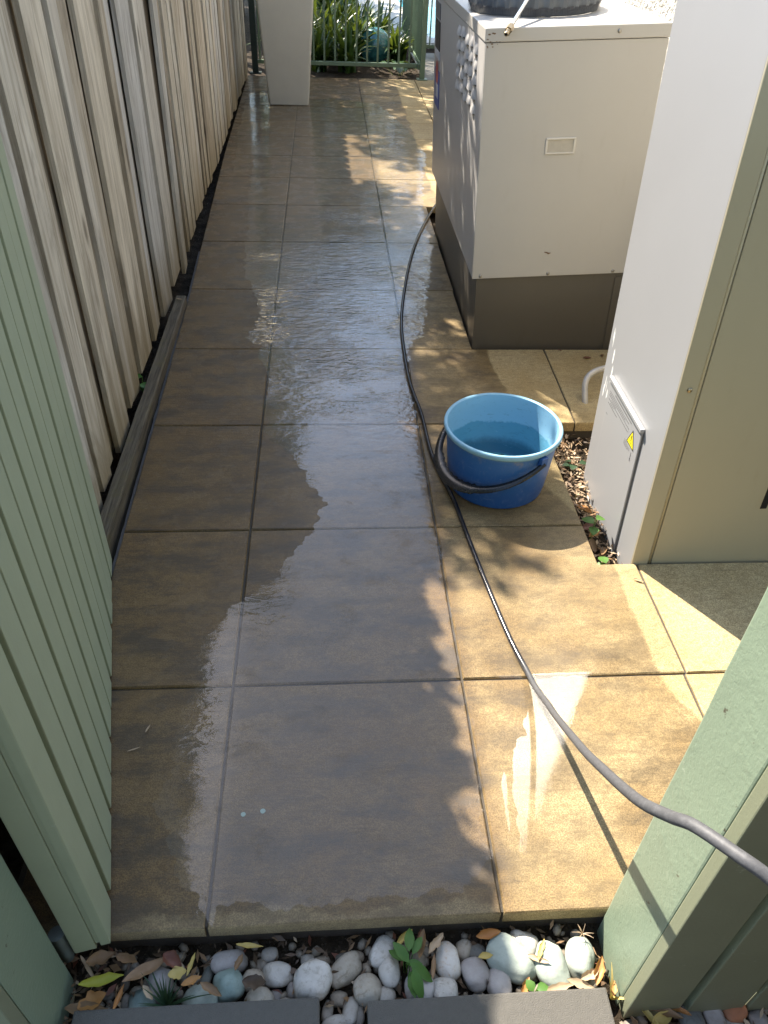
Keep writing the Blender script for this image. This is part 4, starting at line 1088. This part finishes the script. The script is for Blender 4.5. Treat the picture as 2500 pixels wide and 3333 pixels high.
# ================================================================== PEBBLES
PB = [(0.044,-0.640,0.081,0.049,5,'v'),(0.003,-0.658,0.024,0.063,-15,'t'),(0.048,-0.682,0.063,0.068,10,'T'),(0.096,-0.674,0.054,0.046,0,'b'),(0.143,-0.666,0.066,0.052,0,'w'),(0.212,-0.684,0.086,0.080,0,'w'),(0.277,-0.663,0.086,0.052,45,'c'),(0.351,-0.634,0.072,0.047,58,'w'),(0.365,-0.671,0.049,0.066,0,'w'),(0.318,-0.702,0.062,0.061,20,'c'),(0.356,-0.716,0.041,0.043,0,'w'),(0.108,-0.712,0.061,0.053,0,'c'),(-0.003,-0.703,0.078,0.059,-10,'G'),(0.141,-0.701,0.028,0.027,0,'v'),(0.158,-0.719,0.044,0.030,0,'w'),(0.172,-0.695,0.030,0.035,0,'v'),(0.262,-0.713,0.038,0.030,0,'c'),(0.285,-0.737,0.037,0.054,-15,'w'),(0.240,-0.733,0.024,0.045,-10,'w'),(0.211,-0.727,0.035,0.026,0,'d'),(0.301,-0.743,0.024,0.041,0,'k'),(0.201,-0.643,0.033,0.033,0,'w'),(0.230,-0.645,0.036,0.026,10,'b'),(0.124,-0.628,0.039,0.034,20,'w'),(0.106,-0.649,0.024,0.040,0,'b'),(0.259,-0.759,0.067,0.039,10,'w'),(0.324,-0.724,0.038,0.024,0,'w'),(0.339,-0.729,0.024,0.027,0,'k'),(0.270,-0.641,0.030,0.025,0,'d'),(0.483,-0.662,0.055,0.078,5,'o'),(0.519,-0.640,0.040,0.047,-25,'c'),(0.536,-0.685,0.062,0.073,10,'v'),(0.580,-0.707,0.057,0.073,0,'v'),(0.613,-0.667,0.115,0.081,-38,'G'),(0.645,-0.634,0.067,0.055,-25,'w'),(0.691,-0.683,0.075,0.102,5,'G'),(0.753,-0.668,0.065,0.087,-12,'G'),(0.422,-0.708,0.064,0.072,0,'v'),(0.472,-0.715,0.058,0.060,0,'w'),(0.423,-0.654,0.036,0.043,0,'c'),(0.540,-0.727,0.036,0.026,0,'w'),(0.394,-0.633,0.033,0.032,0,'c'),(0.459,-0.690,0.024,0.021,0,'k'),(0.544,-0.644,0.049,0.034,0,'d'),(0.658,-0.617,0.030,0.024,0,'c'),(0.384,-0.729,0.032,0.023,0,'c'),(0.769,-0.711,0.026,0.020,0,'w'),(-0.084,-0.676,0.050,0.076,10,'v'),(-0.117,-0.705,0.058,0.052,15,'t'),(-0.148,-0.698,0.020,0.036,0,'w'),(-0.186,-0.685,0.029,0.021,0,'v'),(-0.147,-0.646,0.035,0.024,0,'d'),(-0.157,-0.664,0.020,0.030,0,'d'),(0.041,-0.725,0.022,0.017,0,'w'),(0.991,-0.783,0.042,0.074,5,'v'),(1.033,-0.773,0.050,0.054,0,'r'),(1.021,-0.797,0.053,0.037,0,'w'),(0.945,-0.786,0.059,0.052,0,'d'),(1.078,-0.793,0.041,0.043,0,'v'),(0.827,-0.790,0.036,0.028,0,'k')]
PL = ['long smooth grey white pebble under the paver edge, left group', 'slender dark teal pebble wedged beside the long grey one', 'squarish teal pebble, the largest teal one left of centre',
 'brownish white pebble with a dead leaf, right of the squarish teal one', 'flat sided white pebble up against the biggest round one on its left', 'biggest round white knobbly pebble in the strip', 'long cream pebble tilted upright, right of the biggest round one',
 'upright oval white pebble nearest the paver edge at mid strip', 'oval white pebble just left of the green weed', 'cream triangular pebble left of the green weed', 'round speckled white pebble below the weed, touching the right slab',
 'round cream pebble touching the left slab, left of centre', 'broad pale green pebble behind the dark grass tuft', 'small round grey white pebble left of the biggest one', 'small angular white pebble against the left slab', 'small grey white pebble tucked at the left of the biggest one',
 'small oval cream pebble below the biggest round one', 'tilted oval white pebble at the mouth of the slab gap', 'narrow white pebble at the left side of the slab gap', 'small dark pebble at the left slab below the biggest one', 'narrow grey pebble at the right side of the slab gap',
 'small pointed white pebble above the biggest round one', 'small brownish pebble above and right of the biggest round one', 'small white pebble under the paver edge above the flat sided one', 'narrow brown pebble left of the flat sided white one', 'white pebble filling the gap between the two slabs',
 'small flat white pebble under the cream triangular one', 'tiny grey pebble beside the round speckled one', 'small dark pebble behind the tilted long cream one', 'egg shaped white pebble with a rust coloured stain', 'small cream oval pebble under the paver edge, right of the stained egg',
 'grey white oval pebble right of the rust stained one', 'grey white oval pebble at the edge where the sun begins', 'largest pale green pebble, lying diagonally in the sun', 'white pebble half hidden behind the largest pale green one', 'squarish pale green pebble in the sun near the right slab',
 'pale green pebble nearest the right gate post', 'round grey white pebble right of the green weed', 'triangular white pebble touching the right slab', 'small cream pebble above the green weed leaves', 'small white pebble against the right slab, mid strip', 'small cream pebble by the paver edge right of the upright oval',
 'tiny grey pebble above the triangular white one', 'flat dark pebble behind the small cream oval', 'small cream pebble tucked under the paver edge in the sun', 'small cream pebble at the right slab under the weed', 'tiny white pebble among leaves by the right post',
 'oval grey white pebble under the long brown leaf', 'dark teal pebble by the left slab left of the grass tuft', 'narrow white pebble behind the curled orange leaf', 'small grey white pebble among the leaves at far left', 'dark pebble behind the long brown leaf', 'narrow dark pebble left under the long brown leaf', 'tiny white pebble against the left slab near the tuft',
 'tall grey white pebble in front of the right boarded fence', 'terracotta coloured stone at the foot of the right fence', 'white pebble under the terracotta stone', 'dark grey pebble in the shade left of the tall one', 'pale pebble at the right edge of the picture', 'small grey pebble at the corner of the right post']
random.seed(33)
for i, (x, y, w, h, rot, c) in enumerate(PB):
    w *= .92; h *= .92
    bm = bmesh.new(); bmesh.ops.create_icosphere(bm, subdivisions=4 if w*h > .0022 else 3, radius=1)
    sd = i*3.7; th = min(w, h)*random.uniform(.62, .8); ang_ = .55 if c in 'wcbk' else .25
    for v in bm.verts:
        p = v.co.copy(); k = 1 + .20*mnoise.noise((p.x*1.1+sd, p.y*1.1, p.z*1.1)) + .07*ang_*mnoise.noise((p.x*3+sd, p.y*3, p.z*3)) + .03*ang_*mnoise.noise((p.x*7+sd, p.y*7, p.z*7))
        # superellipsoid rounding gives flatter faces
        q = Vector([math.copysign(abs(a)**.86, a) for a in p]); v.co = Vector((q.x*w/2*k, q.y*h/2*k, q.z*th/2*k))
    z = -.077 + th*.42
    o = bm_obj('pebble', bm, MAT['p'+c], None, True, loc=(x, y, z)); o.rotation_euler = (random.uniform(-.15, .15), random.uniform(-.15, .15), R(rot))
    tag(o, PL[i], 'pebble', 'river pebbles in the strip')
# small gravel chips between the pebbles
random.seed(40)
bm = bmesh.new()
for k in range(330):
    x = random.uniform(-.24, 1.25); y = random.uniform(-.735, -.605) if x < .80 else random.uniform(-.86, -.775); s = random.uniform(.005, .012) if k % 3 else random.uniform(.010, .017)
    if .225 < x < .317 and random.random() < .5: y = random.uniform(-1.0, -.74)
    mm = Matrix.Translation((x, y, -.074+s*.4)) @ Matrix.Rotation(random.uniform(0, 6), 4, 'Z') @ Matrix.Rotation(random.uniform(-.6, .6), 4, 'X') @ Matrix.Diagonal((s, s*random.uniform(.6, 1), s*.6, 1))
    bmesh.ops.create_icosphere(bm, subdivisions=1, radius=1, matrix=mm)
tag(bm_obj('gravel', bm, MAT['pc'], None, True), 'small gravel chips between the pebbles', 'gravel', kind='stuff')

# ================================================================== DEAD LEAVES
def leaf_mesh(L, w, curl, bend, seed, point=1.0):
    rng = random.Random(seed); V = []; F = []; n = 9; m = 4
    tw = rng.uniform(-.5, .5)
    for i in range(n+1):
        t = i/n; ww = w/2*math.sin(math.pi*min(1, t*.97+.015))**.8*(1-.25*t)
        th = bend*(t-.5); cx = L*(math.sin(th)/bend if abs(bend) > 1e-3 else (t-.5)); cz = L*((1-math.cos(th))/bend if abs(bend) > 1e-3 else 0)
        for j in range(-m, m+1):
            s = j/m; a = curl*s
            nz = 1+.55*mnoise.noise((t*5+seed*3.1, 4 if s > 0 else -4, seed)); yy = ww*nz*(math.sin(a)/curl if abs(curl) > 1e-3 else s); zz = ww*((1-math.cos(a))/curl if abs(curl) > 1e-3 else 0) + .06*w*mnoise.noise((t*4+seed, s*2, seed))
            r = tw*(t-.5); V.append((cx, yy*math.cos(r)-zz*math.sin(r), cz+yy*math.sin(r)+zz*math.cos(r)))
    k = 2*m+1
    for i in range(n):
        for j in range(2*m): F.append((i*k+j, i*k+j+1, (i+1)*k+j+1, (i+1)*k+j))
    return V, F
LV = [(-.193, -.672, .085, .036, 12, 'lime', 1.6, 1.0, 'curled yellow green leaf at the left end of the pebbles'), (-.113, -.658, .090, .032, 32, 'brown', .5, .3, 'long flat brown leaf lying across the left pebbles'),
 (-.155, -.705, .055, .016, 80, 'orange', 1.5, .8, 'narrow curled orange leaf at the left pebbles'), (-.050, -.666, .036, .030, 10, 'yellow', .5, .5, 'small ochre leaf piece below the dark red leaf'), (-.025, -.651, .042, .013, 72, 'yellow', 1.2, .4, 'thin upright yellow leaf between left pebbles'),
 (-.063, -.642, .045, .040, -30, 'red', 1.2, .6, 'dark red cupped leaf under the paver edge'), (-.204, -.632, .055, .035, 20, 'brown', 1.0, .8, 'brown leaf under the paver edge at far left'), (-.151, -.637, .050, .030, -20, 'brown', 1.3, .6, 'crumpled brown leaf above the long flat one'),
 (-.223, -.650, .060, .014, -50, 'tan', 1.6, .5, 'tan twisted leaf stalk at the far left'), (-.202, -.707, .055, .040, 25, 'orange', .8, .6, 'orange brown leaf against the left slab corner'), (-.211, -.719, .080, .030, -5, 'brown', .6, .3, 'flat brown leaf along the left slab edge'),
 (-.101, -.697, .035, .016, -50, 'tan', .8, .4, 'small tan leaf on the dark teal pebble'), (.018, -.698, .050, .022, -30, 'brown', 1.1, .5, 'brown leaf on the broad pale green pebble'), (.086, -.623, .055, .014, -5, 'yellow', 1.0, .5, 'yellow curled leaf along the paver edge'),
 (.068, -.653, .034, .020, 70, 'brown', 1.3, .6, 'brown leaf stuck on the long grey white pebble'), (.100, -.688, .050, .030, -10, 'dark', .5, .4, 'dark brown leaf on the brownish pebble'), (-.021, -.681, .040, .020, 20, 'orange', .9, .4, 'small orange leaf left of the squarish teal pebble'),
 (.396, -.623, .050, .024, 40, 'yellow', 1.5, .8, 'yellow brown folded leaf above the small cream pebble'), (.431, -.636, .060, .026, 75, 'brown', 1.2, .5, 'brown upright leaf between weed and stained egg pebble'), (.459, -.637, .055, .024, 50, 'tan', 1.2, .6, 'olive tan leaf left of the stained egg pebble'),
 (.568, -.624, .055, .030, 10, 'orange', 1.3, .6, 'rust brown leaf under the paver edge behind the green pebble'), (.671, -.659, .048, .016, 62, 'yellow', 1.2, .4, 'sunlit yellow leaf between two pale green pebbles'), (.661, -.675, .050, .015, -25, 'tan', .9, .4, 'thin tan leaf across the largest green pebble'),
 (.624, -.726, .050, .022, 60, 'orange', 1.0, .5, 'sunlit orange leaf at the right slab'), (.690, -.728, .075, .018, 12, 'tan', .6, .3, 'long tan leaf along the right slab edge'), (.735, -.725, .060, .022, -15, 'tan', .8, .3, 'pinkish tan leaf at the right slab corner'),
 (.777, -.702, .055, .030, 65, 'orange', 1.4, .6, 'bright orange brown leaf beside the right post'), (.757, -.709, .045, .026, 20, 'tan', 1.2, .5, 'pale crumpled leaf below the right hand green pebble'), (.557, -.666, .030, .022, 0, 'yellow', 1.3, .6, 'small yellow leaf left of the largest green pebble'),
 (.450, -.678, .045, .012, 80, 'brown', .9, .4, 'thin brown leaf below the small cream pebble'), (.877, -.775, .085, .022, -28, 'brown', .6, .3, 'long grey brown leaf below the right fence boards'), (.907, -.775, .060, .022, -35, 'orange', .9, .4, 'orange brown leaf leaning on the right fence foot'),
 (.850, -.784, .060, .020, -60, 'yellow', 1.0, .5, 'yellow leaf in shade right of the right slab'), (.876, -.791, .055, .030, 20, 'yellow', 1.0, .5, 'olive yellow leaf at the bottom right'), (.798, -.735, .030, .016, 70, 'orange', .9, .4, 'small orange leaf on the foot of the right post'),
 (1.141, .763, .085, .040, 118, 'orange', 1.3, .5, 'bright orange leaf between paver and cabinet'), (1.137, .715, .060, .030, 70, 'tan', 1.5, .6, 'curled tan leaf beside the orange one by the cabinet'), (1.134, .670, .060, .035, 20, 'red', .9, .4, 'dark red brown leaf under the small clover'),
 (1.145, .632, .055, .032, 30, 'orange', 1.0, .5, 'orange brown leaf right of the clover'), (1.125, .575, .070, .030, 85, 'brown', .9, .4, 'shaded brown leaf low beside the cabinet foot'), (1.150, .545, .060, .028, 60, 'brown', 1.1, .4, 'brown leaf against the cabinet foot flange'),
 (1.412, 1.756, .040, .022, 5, 'red', 1.4, .5, 'dark curled leaf on the dry paver by the heat pump'), (1.486, 1.778, .030, .022, 70, 'brown', 1.4, .6, 'brown leaf scrap on the dry paver near the cabinet'), (1.305, 1.83, .022, .010, -40, 'red', 1.2, .5, 'tiny dark leaf at the heat pump skirt'),
 (1.191, .351, .032, .012, -30, 'tan', 1.2, .5, 'small pale leaf on the sunny paver below the cabinet'), (-.451, 2.263, .036, .020, -30, 'tan', 1.2, .7, 'pinkish brown leaf on the end of the timber beam'), (-.194, -.125, .024, .006, 70, 'tan', .6, .3, 'tiny dry straw on the wet paver by the gate'), (-.217, -.182, .032, .004, 20, 'tan', .4, .2, 'pale straw on the wet paver beside the gate')]
for i, (x, y, L, w, rot, c, cu, be, lab) in enumerate(LV):
    V, F = leaf_mesh(L, w, cu, be, i+1)
    z = -.030 if y < -.6 else (-.055 if (1.09 < x < 1.19 and .44 < y < 1.2) else .003)
    if x < -.44: z = .042
    o = mesh_obj('dead_leaf', V, F, MAT['leaf_'+c], None, True, (x, y, z)); random.seed(i)
    o.rotation_euler = (random.uniform(-.25, .25), random.uniform(-.3, .3), R(rot)); tag(o, lab, 'leaf', 'fallen leaves')
    if z == .003: o.rotation_euler = (0, 0, R(rot))
# leaf mould and wood chips that cover the soil
def litter(name, n, regions, mats, label, seed, size=(.01, .03), zb=-.072):
    rng = random.Random(seed)
    for m, frac in mats:
        Q = []
        for k in range(int(n*frac)):
            x0, x1, y0, y1 = rng.choice(regions); x = rng.uniform(x0, x1); y = rng.uniform(y0, y1); L = rng.uniform(*size); w = L*rng.uniform(.2, .5)
            d = Vector((rng.gauss(0, 1), rng.gauss(0, 1), rng.gauss(0, .35))).normalized(); e = d.cross(Vector((rng.gauss(0, .4), rng.gauss(0, .4), 1))).normalized(); c = Vector((x, y, zb+rng.uniform(0, .022)))
            Q.append([c-d*L/2, c+e*w/2, c+d*L/2, c-e*w/2])
        o = quads_obj(name, Q, m); tag(o, label, 'leaf litter', kind='stuff')
litter('leaf_litter', 750, [(-.25, .80, -.74, -.60), (-.25, .80, -.74, -.60), (.80, 1.3, -.88, -.77), (-.30, -.15, -.78, -.60)], [(MAT['leaf_dark'], .5), (MAT['leaf_brown'], .3), (MAT['leaf_tan'], .12), (MAT['leaf_red'], .08)], 'shredded brown leaf litter between the pebbles', 50)
litter('bark_chips', 1500, [(1.09, 1.20, .44, 1.24), (1.09, 1.7, .98, 1.24)], [(MAT['leaf_tan'], .4), (MAT['leaf_dark'], .35), (MAT['leaf_brown'], .25)], 'wood chips and debris on the soil beside the cabinet', 51, (.008, .03))
litter('soil_debris', 420, [(-.47, -.40, .2, 3.0), (-.53, -.46, .3, 8.0), (-.5, 1.25, 7.91, 8.05)], [(MAT['leaf_dark'], .6)], 'dark debris in the gap at the fence foot', 52, (.008, .025), -.06)

# ================================================================== WEEDS
def blades(name, loc, n, L, w, m, label, seed, spread=.9, cat='grass'):
    rng = random.Random(seed); V = []; F = []
    for k in range(n):
        a = rng.uniform(0, 2*math.pi); ln = L*rng.uniform(.5, 1.15); d = Vector((math.cos(a), math.sin(a), 0)); sd = Vector((-d.y, d.x, 0)); o_ = spread*rng.uniform(.3, 1)
        for i in range(6):
            t = i/5; p = d*(ln*o_*t) + Vector((0, 0, ln*(t*.7-.55*t*t*o_))); ww = w*(1-t**1.5)+.0002
            i0 = len(V); V += [p-sd*ww, p+sd*ww]
            if i: F.append((i0-2, i0-1, i0+1, i0))
    tag(mesh_obj(name, V, F, m, None, True, loc), label, cat)
blades('grass_tuft', (-.067, -.714, -.06), 34, .105, .0022, MAT['weed_dark'], 'dark green grass tuft at the edge of the left slab', 60)
blades('dry_tuft', (.763, -.632, -.03), 12, .035, .0005, MAT['leaf_tan'], 'dry straw tuft over the pebble by the right post', 61)
blades('grass_tuft', (.795, -.745, -.05), 3, .13, .003, MAT['leaf_yellow'], 'long bent grass blades at the foot of the right post', 62, .5)
broad_plant('weed', (.400, -.672, -.055), 9, .045, MAT['weed'], 'bright green leafy weed between the pebbles at mid strip', 70, 'weed', .036, .04, wf=.22)
broad_plant('clover', (.640, -.735, -.055), 3, .022, MAT['weed'], 'tiny clover at the edge of the right slab', 71, 'weed', .012, .06)
broad_plant('clover', (1.128, .615, -.06), 3, .040, MAT['weed'], 'three leaved clover between the paver and the cabinet', 72, 'weed', .018, .07)
broad_plant('clover', (1.125, .455, -.06), 2, .042, MAT['weed'], 'low clover leaf in the shade at the cabinet corner', 73, 'weed', .015, .045)
broad_plant('weed', (-.498, 1.50, -.03), 4, .05, MAT['weed'], 'small lime green seedling between fence foot and timber beam', 74, 'weed', .02, .08)
broad_plant('weed', (1.175, 1.02, -.07), 5, .035, MAT['weed_dark'], 'dark weed on the soil behind the bucket', 75, 'weed', .03, .03)
